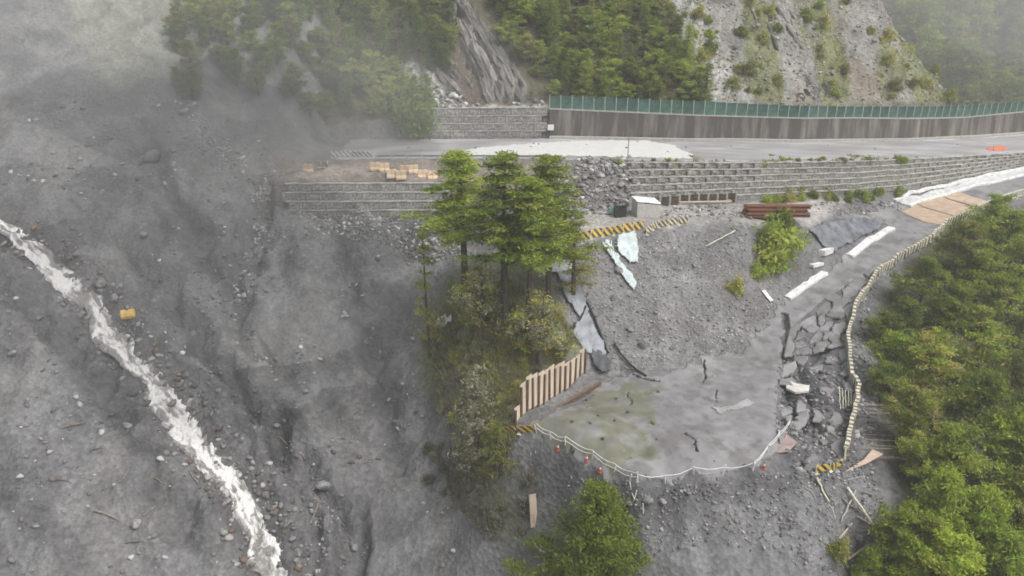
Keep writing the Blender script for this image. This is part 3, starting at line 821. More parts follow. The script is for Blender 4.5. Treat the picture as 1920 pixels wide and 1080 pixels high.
# ------------------------------------------------------------------ things along the roads
def path(pxs, sp=1.0, lift=0.0):
    W = [hit(*p) for p in pxs]
    out = []
    for a, b in zip(W[:-1], W[1:]):
        n = max(1, int(round(np.linalg.norm((b - a)[:2]) / sp)))
        for k in range(n):
            p = a + (b - a) * k / n
            out.append(np.array((p[0], p[1], float(hgt(p[0], p[1])) + lift)))
    p = W[-1]; out.append(np.array((p[0], p[1], float(hgt(p[0], p[1])) + lift)))
    return out
def striped(name, a, b, period=.5, slant=1.0):
    if name in MATS: return MATS[name]
    m, nt, bs = nmat(name); N, Lk = nt.nodes, nt.links
    tc = N.new('ShaderNodeTexCoord'); sp = N.new('ShaderNodeSeparateXYZ'); Lk.new(tc.outputs['Object'], sp.inputs[0])
    mu = N.new('ShaderNodeMath'); mu.operation = 'MULTIPLY_ADD'; mu.inputs[1].default_value = slant; Lk.new(sp.outputs['Z'], mu.inputs[0]); Lk.new(sp.outputs['X'], mu.inputs[2])
    di = N.new('ShaderNodeMath'); di.operation = 'DIVIDE'; di.inputs[1].default_value = period; Lk.new(mu.outputs[0], di.inputs[0])
    fr_ = N.new('ShaderNodeMath'); fr_.operation = 'FRACT'; Lk.new(di.outputs[0], fr_.inputs[0])
    gt = N.new('ShaderNodeMath'); gt.operation = 'GREATER_THAN'; gt.inputs[1].default_value = .52; Lk.new(fr_.outputs[0], gt.inputs[0])
    nz = N.new('ShaderNodeTexNoise'); nz.inputs['Scale'].default_value = 3; nz.inputs['Detail'].default_value = 5; Lk.new(tc.outputs['Object'], nz.inputs['Vector'])
    mx = N.new('ShaderNodeMix'); mx.data_type = 'RGBA'; mx.inputs['A'].default_value = (*a, 1); mx.inputs['B'].default_value = (*b, 1); Lk.new(gt.outputs[0], mx.inputs['Factor'])
    m2 = N.new('ShaderNodeMix'); m2.data_type = 'RGBA'; m2.inputs['B'].default_value = (.3, .28, .24, 1)
    mr = N.new('ShaderNodeMapRange'); mr.inputs['From Min'].default_value = .45; mr.inputs['From Max'].default_value = .8; Lk.new(nz.outputs[0], mr.inputs['Value']); Lk.new(mr.outputs[0], m2.inputs['Factor'])
    Lk.new(mx.outputs['Result'], m2.inputs['A']); Lk.new(m2.outputs['Result'], bs.inputs['Base Color']); bs.inputs['Roughness'].default_value = .55
    MATS[name] = m
    return m
M_YB = striped('yellow_black_stripes', (.80, .55, .07), (.03, .03, .03), .8, .8)
M_CB = striped('cream_black_stripes', (.70, .64, .44), (.045, .042, .04), .6, .8)
M_CR = striped('cream_black_bars', (.74, .69, .52), (.05, .047, .045), .62, .25)
M_YB2 = striped('yellow_black_board', (.74, .52, .05), (.025, .025, .025), .7, 1.0)
M_WB = striped('white_grey_board', (.72, .72, .70), (.22, .22, .22), .7, 1.0)
M_CREAM = mat('cream_paint', (.72, .68, .55), .5, .15, 3, .05)
M_WHITE = mat('white_paint', (.78, .78, .76), .5, .08, 2, .05)
def barrier_run(name, label, pxs, material, plen=1.6, bh=.5, h0=.35, group=None, rails=True):
    P = path(pxs, plen)
    root = empty(name, P[0]); tag(root, label, 'barrier', group); R = Vector(P[0])
    for a, b in zip(P[:-1], P[1:]):
        d = b - a; L_ = float(np.hypot(d[0], d[1])); az = math.atan2(d[1], d[0]); el = -math.atan2(d[2], L_)
        ctr = Vector(a) - R
        mb = MB(); mb.box((L_ * .48, 0, h0 + bh / 2), (L_ * .95, .05, bh)); o = mb.build('panel', material, root)
        o.location = ctr; o.rotation_euler = (random.uniform(-.12, .12), el, az)
        mb = MB(); mb.box((0, .05, (h0 + bh) * .5 - .05), (.08, .08, h0 + bh + .15)); mb.box((0, .05, .02), (.4, .5, .05)); o = mb.build('post', M_CREAM, root); o.location = ctr; o.rotation_euler = (0, 0, az)
    return root
barrier_run('striped_barrier', 'yellow and black striped barrier along the bench edge above the scree', [(1040,466),(1130,445),(1207,431)], M_YB, 1.5, 1.0, .12)
barrier_run('striped_barrier', 'faded cream and black striped barrier at the far end of bench edge', [(1212,442),(1235,428),(1290,420)], M_CB, 1.4, .85, .12)
barrier_run('striped_board', 'two yellow and black striped boards at the foot of the plank fence', [(946,818),(974,816),(1008,813)], M_YB2, 1.9, .75, .15)
barrier_run('striped_board', 'bent yellow and black striped board lying beside the torn road edge', [(1530,888),(1556,884),(1580,870)], M_YB2, 1.4, .7, .1)
barrier_run('striped_board', 'white and grey striped board on the upper road by the slide', [(622,296),(660,296),(700,297)], M_WB, 2.4, .75, .2)
barrier_run('striped_board', 'short white striped board at the end of the brown shelf', [(591,312),(617,312)], M_WB, 1.9, .8, .1)
# guard rail round the outer edge of the lower road: posts, two rails and striped sleeves
gp = path([(1915,370),(1840,396),(1772,427),(1746,455),(1690,489),(1640,525),(1603,580),(1587,640),(1592,700),(1606,740),(1602,780),(1592,820),(1584,862)], 1.25)
gr = empty('guardrail', gp[0]); tag(gr, 'cream guardrail with black striped sleeves winding along the outer road edge', 'guardrail'); R = Vector(gp[0])
tops = []
for i, p in enumerate(gp):
    lean = Vector((random.uniform(-.1, .1), random.uniform(-.1, .1), 1.15))
    b = Vector(p) - R; mb = MB(); mb.bar(b + Vector((0, 0, -.2)), b + lean, .15, .15); mb.build('post', M_CREAM, gr); tops.append(b + lean)
for i, (a, b) in enumerate(zip(tops[:-1], tops[1:])):
    if i <= 10:
        mb = MB(); mb.bar(a + Vector((0, 0, .04)), b + Vector((0, 0, .04)), .13, .15); mb.build('top_rail', M_CREAM, gr)
    mb = MB(); mb.bar(a - Vector((0, 0, .88)), b - Vector((0, 0, .88)), .11, .12); mb.build('lower_rail', M_CREAM, gr)
    if i > 10:
        d = b - a; mb = MB(); mb.box((d.length / 2, 0, -.33), (d.length * .97, .36, .92)); o = mb.build('striped_sleeve', M_CR, gr)
        o.location = a; o.rotation_euler = d.to_track_quat('X', 'Z').to_euler()
# rope barrier round the platform's broken front
def rope_run(label, pxs, hs=(.9, .5), n=1.9, r=.032, postmat=None):
    P = path(pxs, n); root = empty('rope_barrier', P[0]); tag(root, label, 'rope barrier'); R = Vector(P[0])
    for p in P:
        b = Vector(p) - R; mb = MB(); mb.tube([b + Vector((0, 0, -.1)), b + Vector((random.uniform(-.28, .28), random.uniform(-.3, .2), random.uniform(.7, 1.0)))], .05, 6); mb.build('post', postmat or M_WHITE, root)
    for h in hs:
        pts = []
        for a, b in zip(P[:-1], P[1:]):
            for t in (0, .25, .5, .75):
                q = a + (b - a) * t; pts.append(Vector(q) - R + Vector((0, 0, h - .9 * t * (1 - t) + random.uniform(-.05, .05))))
        pts.append(Vector(P[-1]) - R + Vector((0, 0, h)))
        mb = MB(); mb.tube(pts, r, 5); mb.build('rope', M_WHITE, root)
    return root
rope_run('slack white rope barrier along the mossy front edge of the platform', [(1006,812),(1060,838),(1110,862),(1150,888),(1192,905)])
rope_run('white rope barrier along the straight front edge beside the rubble slope', [(1196,905),(1300,890),(1410,883)], (.75,), 2.6)
rope_run('taut white rope leading from platform corner up to the broken asphalt', [(1412,882),(1440,848),(1480,802)], (.85, .6), 2.4)
rope_run('loose white rope trailing down the dark scarp under the platform', [(1180,905),(1188,940),(1206,962)], (.3,), 2.0, .04)
# red and white marker posts
M_RED = mat('faded_red_plastic', (.55, .09, .06), .5, .15, 3, .05)
def cone(px, py, label, cat='marker post'):
    p = hit(px, py); root = empty('marker_post', p); tag(root, label, cat); root.scale = (.75, .75, .8)
    mb = MB(); mb.tube([(0, 0, 0), (0, 0, .06)], .26, 8); mb.build('base', M_RED, root)
    mb = MB(); mb.tube([(0, 0, .06), (0, 0, .9)], .12, 8, taper=[.16, .06]); sh = mb.build('shaft', M_RED, root)
    mb = MB(); mb.tube([(0, 0, .42), (0, 0, .66)], .13, 8, taper=[.135, .105]); mb.build('white_band', M_WHITE, sh)
cone(1125, 886, 'red and white marker post hanging over the dark scarp')
cone(1046, 846, 'red and white marker post by the rope near the striped boards')
cone(1100, 866, 'red and white marker post at the middle of the rope barrier')
cone(1432, 880, 'red and white marker post at the platform corner beside the ropes')
cone(1472, 826, 'red marker post at the upper end of the taut rope')
cone(1560, 680, 'red marker post in the rubble inside the guardrail')
cone(1558, 752, 'red and white marker post below the pale concrete slab')
cone(1862, 283, 'red marker post beside the orange tarpaulin on the upper road')
# plank fence
M_BOARD = mat('raw_cream_board', (.64, .54, .42), .75, .12, 1.5, .2, stretch=(3, 1, .3), objvar=.12)
M_BRN = mat('brown_timber', (.17, .115, .08), .8, .25, 3, .2, stretch=(2, 1, .3))
a, b = hit(966, 800), hit(1096, 700)
pf = empty('plank_fence', a); tag(pf, 'fence of tall cream boards between brown posts on the platform edge', 'fence'); R = Vector(a)
NB = 13
hs_ = [1.9, 3.3, 3.6, 3.5, 3.6, 3.5, 3.5, 3.3, 3.2, 3.0, 3.0, 2.8, 2.8]
for k in range(NB + 1):
    t = k / NB; p = Vector(a + (b - a) * t); p.z = float(hgt(p.x, p.y)) - .1; p -= R
    d = Vector(b - a); az = math.atan2(d.y, d.x); L_ = math.hypot(d.x, d.y) / NB
    h = hs_[min(k, NB - 1)]
    mb = MB(); mb.box((0, -.04, h * .48), (.2, .16, h * .98)); o = mb.build('post', M_BRN, pf); o.location = p; o.rotation_euler = (random.uniform(-.02, .02), 0, az)
    if k < NB:
        mb = MB(); mb.box((L_ / 2, .07, h / 2 + .1), (L_ * .97, .05, h)); mb.box((L_ / 2, .10, h * .3), (L_ * .9, .03, .1)); o = mb.build('board', M_BOARD, pf); o.location = p; o.rotation_euler = (random.uniform(-.03, .03), random.uniform(-.02, .02), az)
def hbeam(name, label, p, q, w, h, material, cat, group=None, roll=0):
    p = Vector([float(c) for c in p]); q = Vector([float(c) for c in q])
    d = q - p; L_ = d.length; mb = MB()
    mb.box((L_ / 2, 0, h * .06), (L_, w, h * .12)); mb.box((L_ / 2, 0, h * .94), (L_, w, h * .12)); mb.box((L_ / 2, 0, h / 2), (L_ - .004, w * .16, h * .76))
    o = mb.build(name, material); o.location = p
    o.rotation_mode = 'QUATERNION'; o.rotation_quaternion = d.to_track_quat('X', 'Z') @ Matrix.Rotation(roll, 3, 'X').to_quaternion()
    tag(o, label, cat, group); return o
hbeam('steel_beam', 'long brown steel beam lying in front of the plank fence', hit(985, 806) + [0, 0, .05], hit(1126, 722) + [0, 0, .05], .35, .35, M_BRN, 'beam')
def plank(name, label, p, q, w, h, material, cat='plank', group=None):
    mb = MB(); p = Vector([float(c) for c in p]); q = Vector([float(c) for c in q]); L_ = (q - p).length
    mb.box((L_ / 2, 0, h / 2), (L_, w, h)); mb.v = [(x, y + random.uniform(-.02, .02), z) for x, y, z in mb.v]
    o = mb.build(name, material); o.location = p; o.rotation_mode = 'QUATERNION'; o.rotation_quaternion = (q - p).to_track_quat('X', 'Z')
    tag(o, label, cat, group); return o
# rusty beams stacked on the bench
c0 = hit(1398, 408); c1 = hit(1500, 408)
for k, (row, lay) in enumerate([(0, 0), (1, 0), (2, 0), (3, 0), (.5, 1), (1.5, 1), (2.4, 1), (1, 2), (2, 2)]):
    y = c0[1] + row * .75; z = max(c0[2], float(hgt((c0[0] + c1[0]) / 2, y))) + .1 + lay * .42
    hbeam('steel_beam', 'rust red steel beam in the stack on the bench under the shrubs', (c0[0] + random.uniform(-.3, .5), y, z), (c1[0] + random.uniform(-.6, .2), y + random.uniform(-.2, .2), z), .42, .4, M_RUST, 'beam', 'rusty beams stacked on the bench')
M_PALEW = mat('pale_timber', (.58, .50, .42), .75, .15, 2, .1, stretch=(.3, 1, 1), objvar=.1)
for k in range(5):
    p = hit(1262 + 4 * k, 384 - (k % 3) * 3); q = hit(1362 + 3 * k, 382 - (k % 3) * 3)
    dz = .12 + .16 * (k // 3)
    plank('plank', 'long pale plank in the pile beside the white covered block', p + [0, 0, dz], q + [0, 0, dz], .3, .14, M_PALEW, 'plank', 'pale planks on the bench')
# covered block, bin, crate
p = hit(1210, 403); s = 1 / scale_at(p)
bl = empty('covered_block', p, .25); tag(bl, 'large white tarpaulin covered block on the bench, shade tinted into its sides', 'covered block')
mb = MB(); w, dd, h = 46 * s, 30 * s, 40 * s
mb.add([(-w / 2, -dd / 2, 0), (w / 2, -dd / 2, 0), (w / 2, dd / 2, 0), (-w / 2, dd / 2, 0), (-w * .5, -dd * .5, h * .72), (w * .5, -dd * .5, h * .55), (w * .5, dd * .5, h * .62), (-w * .48, dd * .5, h * .8)],
       [(0, 1, 5, 4), (1, 2, 6, 5), (2, 3, 7, 6), (3, 0, 4, 7), (3, 2, 1, 0)]); mb.build('side_cover', mat('shade_tinted_tarpaulin', (.50, .49, .46), .6, .1, 2, .3, 5), bl)  # sides greyer than the top sheet: their shade is put into the colour
mb = MB(); nn = 8
P = [(-w * .52 + w * 1.04 * i / nn, -dd * .53 + dd * 1.06 * j / nn, h * (.75 - .17 * i / nn + .08 * j / nn) + .06 + (.12 * math.sin(3.14 * i / nn) * math.sin(3.14 * j / nn)) + random.uniform(-.04, .04)) for j in range(nn + 1) for i in range(nn + 1)]
mb.add(P, [(j * (nn + 1) + i, j * (nn + 1) + i + 1, (j + 1) * (nn + 1) + i + 1, (j + 1) * (nn + 1) + i) for j in range(nn) for i in range(nn)]); mb.build('top_sheet', M_WHITE, bl)
def openbox(name, label, px, py, wpx, hpx, material, cat, rz=0.0):
    p = hit(px, py); s = 1 / scale_at(p); w, h = wpx * s, hpx * s
    r = empty(name, p, rz); tag(r, label, cat); t = .06
    for c, sz, nm in [((0, -w * .4, h / 2), (w, t, h), 'side_panel'), ((0, w * .4, h / 2), (w, t, h), 'side_panel'), ((-w / 2 + t / 2, 0, h / 2), (t, w * .8 - t, h), 'end_panel'), ((w / 2 - t / 2, 0, h / 2), (t, w * .8 - t, h), 'end_panel'), ((0, 0, .06), (w - 2 * t - .01, w * .8 - t - .01, t), 'base')]:
        mb = MB(); mb.box(c, sz); mb.build(nm, material, r)
    mb = MB()
    for sy in (-1, 1): mb.box((0, sy * w * .4, h + .03), (w * 1.05, .1, .06))
    for sx in (-1, 1): mb.box((sx * w * .5, 0, h + .03), (.1, w * .8 - .1, .06))
    mb.build('rim', material, r)
openbox('dark_bin', 'dark open topped bin on the bench left of the covered block', 1162, 406, 21, 18, mat('dark_green_plastic', (.035, .04, .036), .5, .2, 3, .05), 'bin', .1)
openbox('green_crate', 'small pale green crate beside the dark bin', 1146, 402, 9, 12, mat('pale_green_plastic', (.22, .42, .36), .5, .1, 3, .05), 'crate', .2)
# pole on the upper road
p = hit(1177, 297); s = 1 / scale_at(p); r = empty('pole', p); tag(r, 'thin grey pole standing at the near edge of the upper road', 'pole')
mb = MB(); mb.tube([(0, 0, -.2), (0, 0, 2.5), (.05, 0, 56 * s)], .06, 6); mb.build('shaft', mat('grey_steel', (.16, .15, .14), .5, .1, 3, .05), r)
mb = MB(); mb.box((.1, 0, 50 * s), (.3, .2, .3)); mb.build('box', MATS['grey_steel'], r)
p = hit(1032, 258); s = 1 / scale_at(p); r = empty('control_box', p + [0, -.5, 0]); tag(r, 'small white box at the end of the retaining wall', 'box')
mb = MB(); mb.box((0, 0, 1.1), (.95, .5, .8)); mb.build('cabinet', M_WHITE, r); mb = MB(); mb.box((0, 0, .35), (.15, .15, .7)); mb.build('leg', MATS['grey_steel'], r)
p = hit(1003, 254); r = empty('pole', p + [0, -.35, 0]); tag(r, 'short pale pole in front of the low stepped gabion wall', 'pole')
mb = MB(); mb.tube([(0, 0, -.2), (0, 0, 2.6)], .06, 6); mb.build('shaft', M_COPE, r); mb = MB(); mb.tube([(0, 0, 2.6), (0, 0, 2.7)], .09, 6); mb.build('cap', M_COPE, r)

# low parapet of posts and rails on the near edge of the upper road
pp = [np.array((x, float(yn(x)) + .15, float(zu(x)) + .05)) for x in np.arange(xpx(705, 299), xpx(1062, 299), 2.2)]
pr_ = empty('parapet', pp[0]); tag(pr_, 'low grey parapet of posts and rail along the upper road edge behind the trees', 'parapet'); R = Vector(pp[0])
for a, b in zip(pp[:-1], pp[1:]):
    q = Vector(a) - R; mb = MB(); mb.box((0, 0, .35), (.3, .3, .7)); o = mb.build('post', M_COPE, pr_); o.location = q
    mb = MB(); mb.bar(q + Vector((.15, 0, .52)), Vector(b) - R + Vector((-.15, 0, .52)), .16, .2); mb.build('rail', MATS['grey_steel'], pr_)
# ------------------------------------------------------------------ cloths
def tarp(name, label, pxs, material, lift=.30, wr=.22, cat='tarpaulin', fold=1.0, step=.14):
    poly = [tuple(hit(*q)[:2]) for q in pxs]
    # long folds that run down the slope
    def zf(X, Y): return hgt(X, Y) + wr * (.6 * ridged(X / (1.1 * fold), Y / (3.5 * fold), 2) * .5 + fbm(X / .7, Y / .7, 3)) + wr * .6
    o = sheet(name, poly, step, lift, material, zf=zf, thick=.025, edge=.3)
    for f in o.data.polygons: f.use_smooth = True
    return tag(link(o), label, cat)
M_BLUE = mat('pale_blue_tarpaulin', (.56, .63, .64), .5, .1, 1.2, .2)
M_GREYT = mat('grey_blue_tarpaulin', (.30, .32, .35), .55, .2, 1.0, .2)
M_DARKT = mat('dark_netting', (.11, .115, .125), .65, .2, 1.0, .3)
tarp('tarpaulin', 'pale blue tarpaulin hanging at the top of the scree below barrier', [(1158,446),(1190,444),(1197,470),(1194,498),(1180,497),(1165,482),(1156,470)], M_BLUE)
tarp('tarpaulin', 'narrow pale tarpaulin strip running down the scree slope', [(1130,452),(1146,462),(1162,495),(1176,508),(1192,535),(1190,550),(1176,535),(1158,508),(1140,476)], M_BLUE)
tarp('tarpaulin', 'long grey tarpaulin draped down the slope beside the tall trees', [(1014,494),(1066,490),(1085,540),(1104,585),(1096,612),(1078,590),(1058,560),(1045,520)], M_GREYT, fold=.8)
tarp('tarpaulin', 'lower grey tarpaulin spread on the slope above the plank fence', [(1100,590),(1110,610),(1130,650),(1138,672),(1100,668),(1070,632),(1085,605)], M_GREYT, fold=.8)
tarp('slope_netting', 'dark netting bag slumped at the foot of the grey tarpaulin', [(1108,660),(1134,668),(1146,685),(1142,704),(1128,706),(1112,690)], M_DARKT, cat='netting')
tarp('slope_netting', 'dark grey netting spread over the bank above the white kerb', [(1516,436),(1560,420),(1620,416),(1660,420),(1640,440),(1610,452),(1570,478),(1545,470)], mat('slate_netting', (.17, .18, .205), .6, .35, .6, .4), wr=.3, cat='netting')
tarp('tarpaulin', 'crumpled white sheet snagged at the edge of the trees', [(812,622),(826,602),(846,602),(846,614),(828,618)], M_WHITE, wr=.3)
tarp('tarpaulin', 'orange tarpaulin folded on the far end of the upper road', [(1846,281),(1870,276),(1888,277),(1882,284),(1856,284)], mat('orange_plastic', (.75, .19, .07), .5, .1, 2, .1), lift=.10, wr=.10)
M_MUD = mat('muddy_plastic', (.36, .36, .36), .5, .15, 1, .1)
tarp('plastic_sheet', 'torn translucent plastic sheet flat on the grey platform', [(1334,766),(1352,778),(1372,770),(1392,768),(1414,758),(1400,748),(1375,762),(1352,766)], M_MUD, lift=.09, wr=.06, cat='plastic sheet', step=.1)
# dark hose lines along the tarpaulin
M_BLACK = mat('black_rubber', (.03, .03, .033), .6, .2, 3, .05)
def hose(label, pxs, r=.09, material=None, name='hose', cat='hose', lift=.3):
    P = path(pxs, .6, lift); mb = MB()
    if name in ('fallen_pole', 'steel_bar', 'pipe', 'rail'): P = [P[0] + (P[-1] - P[0]) * k / 6 + np.array((0, 0, .12)) for k in range(7)]
    P = [Vector(p) + Vector((random.uniform(-.05, .05), random.uniform(-.05, .05), random.uniform(0, .06))) for p in P]
    mb.tube(P, r, 6); o = mb.build(name, material or M_BLACK, smooth=True); return tag(o, label, cat)
hose('black hose running down the right side of the grey tarpaulins', [(1100,572),(1118,610),(1130,640),(1140,668)], .14)
hose('black hose crossing left below the grey tarpaulin', [(1098,580),(1086,606),(1070,622)], .14)
hose('dark pipe lying along the scree foot above the platform', [(1152,650),(1170,676),(1195,700),(1212,712)], .12)
hose('pale pipe hanging in two lines below the bench edge', [(1322,468),(1350,452),(1378,440)], .07, M_CREAM, 'pipe', 'pipe')

# ------------------------------------------------------------------ drains, plates, slabs on the lower road
M_KERB = mat('white_limewash', (.78, .78, .77), .6, .16, 1.5, .1)
def kerbs(label, pxs, w, h, sp=2.0, gap=.06, name='kerb_line', lift=0.0):
    P = path(pxs, sp); r = empty(name, P[0]); tag(r, label, 'kerb'); R = Vector(P[0])
    for a, b in zip(P[:-1], P[1:]):
        d = Vector(b - a); L_ = d.length; mb = MB(); mb.box((L_ / 2, 0, 0), (L_ - gap, w, h))
        mb.v = [(x + random.uniform(-.03, .03), y + random.uniform(-.05, .05), z + random.uniform(-.02, .02)) for x, y, z in mb.v]
        o = mb.build('kerb_block', M_KERB, r); o.location = Vector(a) - R + Vector((0, 0, h * .35 + lift)); o.rotation_mode = 'QUATERNION'; o.rotation_quaternion = d.to_track_quat('X', 'Z')
    return r
kerbs('white far kerb of the drain beside the upper end of the lower road', [(1676,378),(1720,362),(1800,342),(1860,328),(1930,314)], .65, .35)
kerbs('white near kerb of the drain beside the upper end of the lower road', [(1704,388),(1745,374),(1815,354),(1875,340),(1935,326)], .55, .3)
tag(link(sheet('drain_floor', [tuple(hit(*q)[:2]) for q in [(1684,379),(1800,345),(1930,316),(1935,323),(1815,351),(1706,386)]], .2, .10, mat('pale_grey_concrete', (.55, .56, .55), .6, .15, 1.2, .1), thick=.06, edge=.1)), kind='structure')
kerbs('broad white kerb along the dark netting by the lower road', [(1592,482),(1630,452),(1672,430)], 1.0, .4)
kerbs('low white kerb ending at the scree foot beside the cracked road', [(1476,562),(1510,538),(1546,514)], .95, .35)
plank('white_slab', 'white plank lying tilted at the foot of the scree by kerb', hit(1430, 548) + [0, 0, .2], hit(1446, 568) + [0, 0, .2], .55, .12, M_KERB, 'slab')
M_TAN = mat('tan_steel_plate', (.50, .38, .28), .65, .15, 1.0, .1, objvar=.12)
PL = [[(1690,398),(1718,385),(1792,410),(1768,424),(1735,418)], [(1721,384),(1762,369),(1828,392),(1795,409)], [(1766,368),(1800,362),(1852,380),(1832,390)]]
for lab, q in zip(['tan steel plate at the junction end of the lower road', 'wide tan steel plate in the middle of the lower road', 'pinkish tan steel plate at the far side of the road plates'], PL):
    tag(link(sheet('road_plate', [tuple(hit(*z)[:2]) for z in q], .15, .13, M_TAN, thick=.06, edge=.05)), lab, 'steel plate')
M_SLAB = mat('broken_concrete', (.62, .60, .56), .8, .12, 1.5, .2)
def slab(label, pxs, th, material, lift=.12, name='concrete_slab', tilt=0, cat='slab', parent=None):
    W = [hit(*q) for q in pxs]; c = sum(W) / len(W); zc = c[2] + lift
    z = lambda w: zc + tilt * (w[0] - c[0])
    top = [(w[0] - c[0], w[1] - c[1], z(w) - zc + th) for w in W]; bot = [(w[0] - c[0], w[1] - c[1], z(w) - zc) for w in W]
    n = len(W); mb = MB(); mb.add(top + bot, [tuple(range(n))[::-1], tuple(range(n, 2 * n))] + [(i, (i + 1) % n, n + (i + 1) % n, n + i) for i in range(n)])
    me = mb.mesh(name, material)
    o = inst(name, me, (c[0], c[1], zc), parent=parent)
    if parent is None: tag(o, label, cat)
    return o
slab('pale broken concrete slab among the torn asphalt', [(1473,728),(1492,727),(1516,736),(1514,752),(1490,749),(1472,742)], .2, M_SLAB, .62)
slab('pinkish board jutting out over the torn road edge', [(1585,888),(1620,886),(1652,872),(1634,852),(1618,872)], .1, mat('pink_board', (.58, .44, .37), .7, .1, 1, .1), .55, 'board', cat='board')
slab('dull pink sheet lying at the end of the taut rope', [(1450,836),(1476,826),(1494,836),(1478,852),(1458,852)], .06, mat('dull_pink_sheet', (.36, .28, .26), .7, .2, 1, .1), .18, 'metal_sheet', cat='sheet')
slab('white broken block beside the dark netting', [(1534,474),(1552,468),(1562,478),(1545,488)], .7, M_KERB, .0, 'concrete_block', cat='block')
slab('low white block under the dark netting', [(1516,500),(1534,494),(1544,500),(1525,508)], .4, M_KERB, .0, 'concrete_block', cat='block')
# tilted pieces of torn asphalt: pieces of the lower road
M_ASPH = mat('torn_asphalt', (.25, .25, .255), .75, .2, 2, .3, objvar=.18)
rs = random.Random(11)
seeds = []
def slabd(dx, dy): return (dx * .80 - dy * .60), (dx * .60 + dy * .80) * .42     # pieces run long in the road's own direction
BX = np.array(BELT_XY)
for _ in range(6000):
    x, y = rs.uniform(BX[:, 0].min(), BX[:, 0].max()), rs.uniform(BX[:, 1].min(), BX[:, 1].max())
    if not inpoly(np.array([x]), np.array([y]), BELT_XY)[0]: continue
    gap = rs.uniform(.8, 1.7)
    if all(math.hypot(*slabd(x - a, y - b)) > gap for a, b in seeds): seeds.append((x, y))
SD = np.array(seeds)
def cellof(x, y):
    wx_ = x + .7 * fbm(x / 1.2 + 5, y / 1.2, 3); wy_ = y + .7 * fbm(x / 1.2, y / 1.2 + 8, 3)
    d = np.hypot(*slabd(wx_[..., None] - SD[:, 0], wy_[..., None] - SD[:, 1]))
    o = np.sort(d, axis=-1)
    return np.argmin(d, axis=-1), o[..., 1] - o[..., 0]
nslab = 0
for k, (x, y) in enumerate(seeds):
    z0 = float(hgt(x, y, H_ROAD)); px, py = project(x, y, z0)
    low = float(sstep(600, 720, py))                              # further down the belt more pieces are lost in the rubble
    if rs.random() < .50 * low: continue
    gw = rs.uniform(.08, .20) + .22 * low; bx_ = 4.2
    box = [(x - bx_, y - bx_), (x + bx_, y - bx_), (x + bx_, y + bx_), (x - bx_, y + bx_)]
    tx, ty, dz = rs.gauss(0, .05 + .15 * low), rs.gauss(0, .04 + .13 * low), rs.uniform(-.22, .10) + .16 * low
    dzx = (float(hgt(x + 1, y, H_ROAD)) - float(hgt(x - 1, y, H_ROAD))) / 2; dzy = (float(hgt(x, y + 1, H_ROAD)) - float(hgt(x, y - 1, H_ROAD))) / 2
    def hole(cx, cy, k=k, gw=gw):
        c, e = cellof(cx, cy)
        return (c != k) | (e < gw) | ~inpoly(cx, cy, BELT_XY)
    def zf(X, Y, x=x, y=y, tx=tx, ty=ty, dz=dz, z0=z0, dzx=dzx, dzy=dzy): return z0 + dz + (X - x) * (tx + dzx) + (Y - y) * (ty + dzy)
    o = sheet('asphalt_slab', box, .11, .12, asphalt, hole=hole, zf=zf, colf=road_col, thick=.24, edge=0)
    if len(o.data.polygons) > 20: link(o, rd); nslab += 1
print('slabs', nslab)
# rods, poles and timber on the torn edge
M_ROD = mat('rusted_rebar', (.30, .24, .17), .7, .3, 4, .1)
for k, (py, L_) in enumerate([(764,2.2),(772,3.4),(781,2.9),(790,3.6),(801,2.4),(812,3.3),(820,2.6),(829,3.4),(838,2.2),(846,2.0),(858,4.4),(864,5.2)]):
    p = hit(1638 - (k > 8) * 6, py); q = p + np.array((L_, rs.uniform(-.4, .2), -.15 - .25 * (k > 9) + rs.uniform(-.1, .1) + .4)); p = p + np.array((-.8, 0, .25))
    mb = MB(); mb.tube([p - p, q - p], .055, 5); o = mb.build('rebar_rod', M_ROD); o.location = p; tag(o, 'rusty rod sticking out sideways from the torn road edge', 'rod', 'rods along the torn edge')
hose('long grey pole fallen down the slope below the torn road edge', [(1586,925),(1620,970),(1668,1046)], .11, M_CREAM, 'fallen_pole', 'pole', .35)
hose('short pale pole lying in the rubble beside the striped board', [(1530,905),(1552,950)], .08, M_CREAM, 'fallen_pole', 'pole', .3)
hose('bent grey pipe in the debris at the forest edge', [(1575,990),(1590,960),(1602,930)], .08, M_COPE, 'pipe', 'pipe', .3)
for k, q in enumerate([[(1500,650),(1495,700)], ]): pass
for k in range(6):
    hose('thin pale bar dropped inside the torn guardrail', [(1572 + 5.5 * k, 735 + 3 * k), (1574 + 5 * k, 778 - 2 * k)], .04, M_CREAM, 'steel_bar', 'bar', .45)['group'] = 'bars inside the guardrail'
o = plank('timber_post', 'tall weathered board standing on end below the platform', hit(1001, 985) + [0, 0, -.2], hit(1001, 985) + [-.2, .4, 3.0], .7, .16, mat('weathered_board', (.46, .37, .30), .8, .2, 2, .2, stretch=(.3, 1, 1)), 'board')
plank('timber_post', 'brown board leaning against the tall weathered board', hit(975, 965) + [0, 0, .2], hit(1000, 982) + [0, 0, .6], .5, .12, M_BRN, 'board')
hose('pale branch lying across the slope below the standing board', [(1000,1024),(1030,1040),(1050,1056)], .1, M_PALEW, 'branch', 'branch', .4)
hose('short grey rail beside the fallen pale branch', [(998,1060),(1040,1056)], .06, M_COPE, 'rail', 'rail', .5)
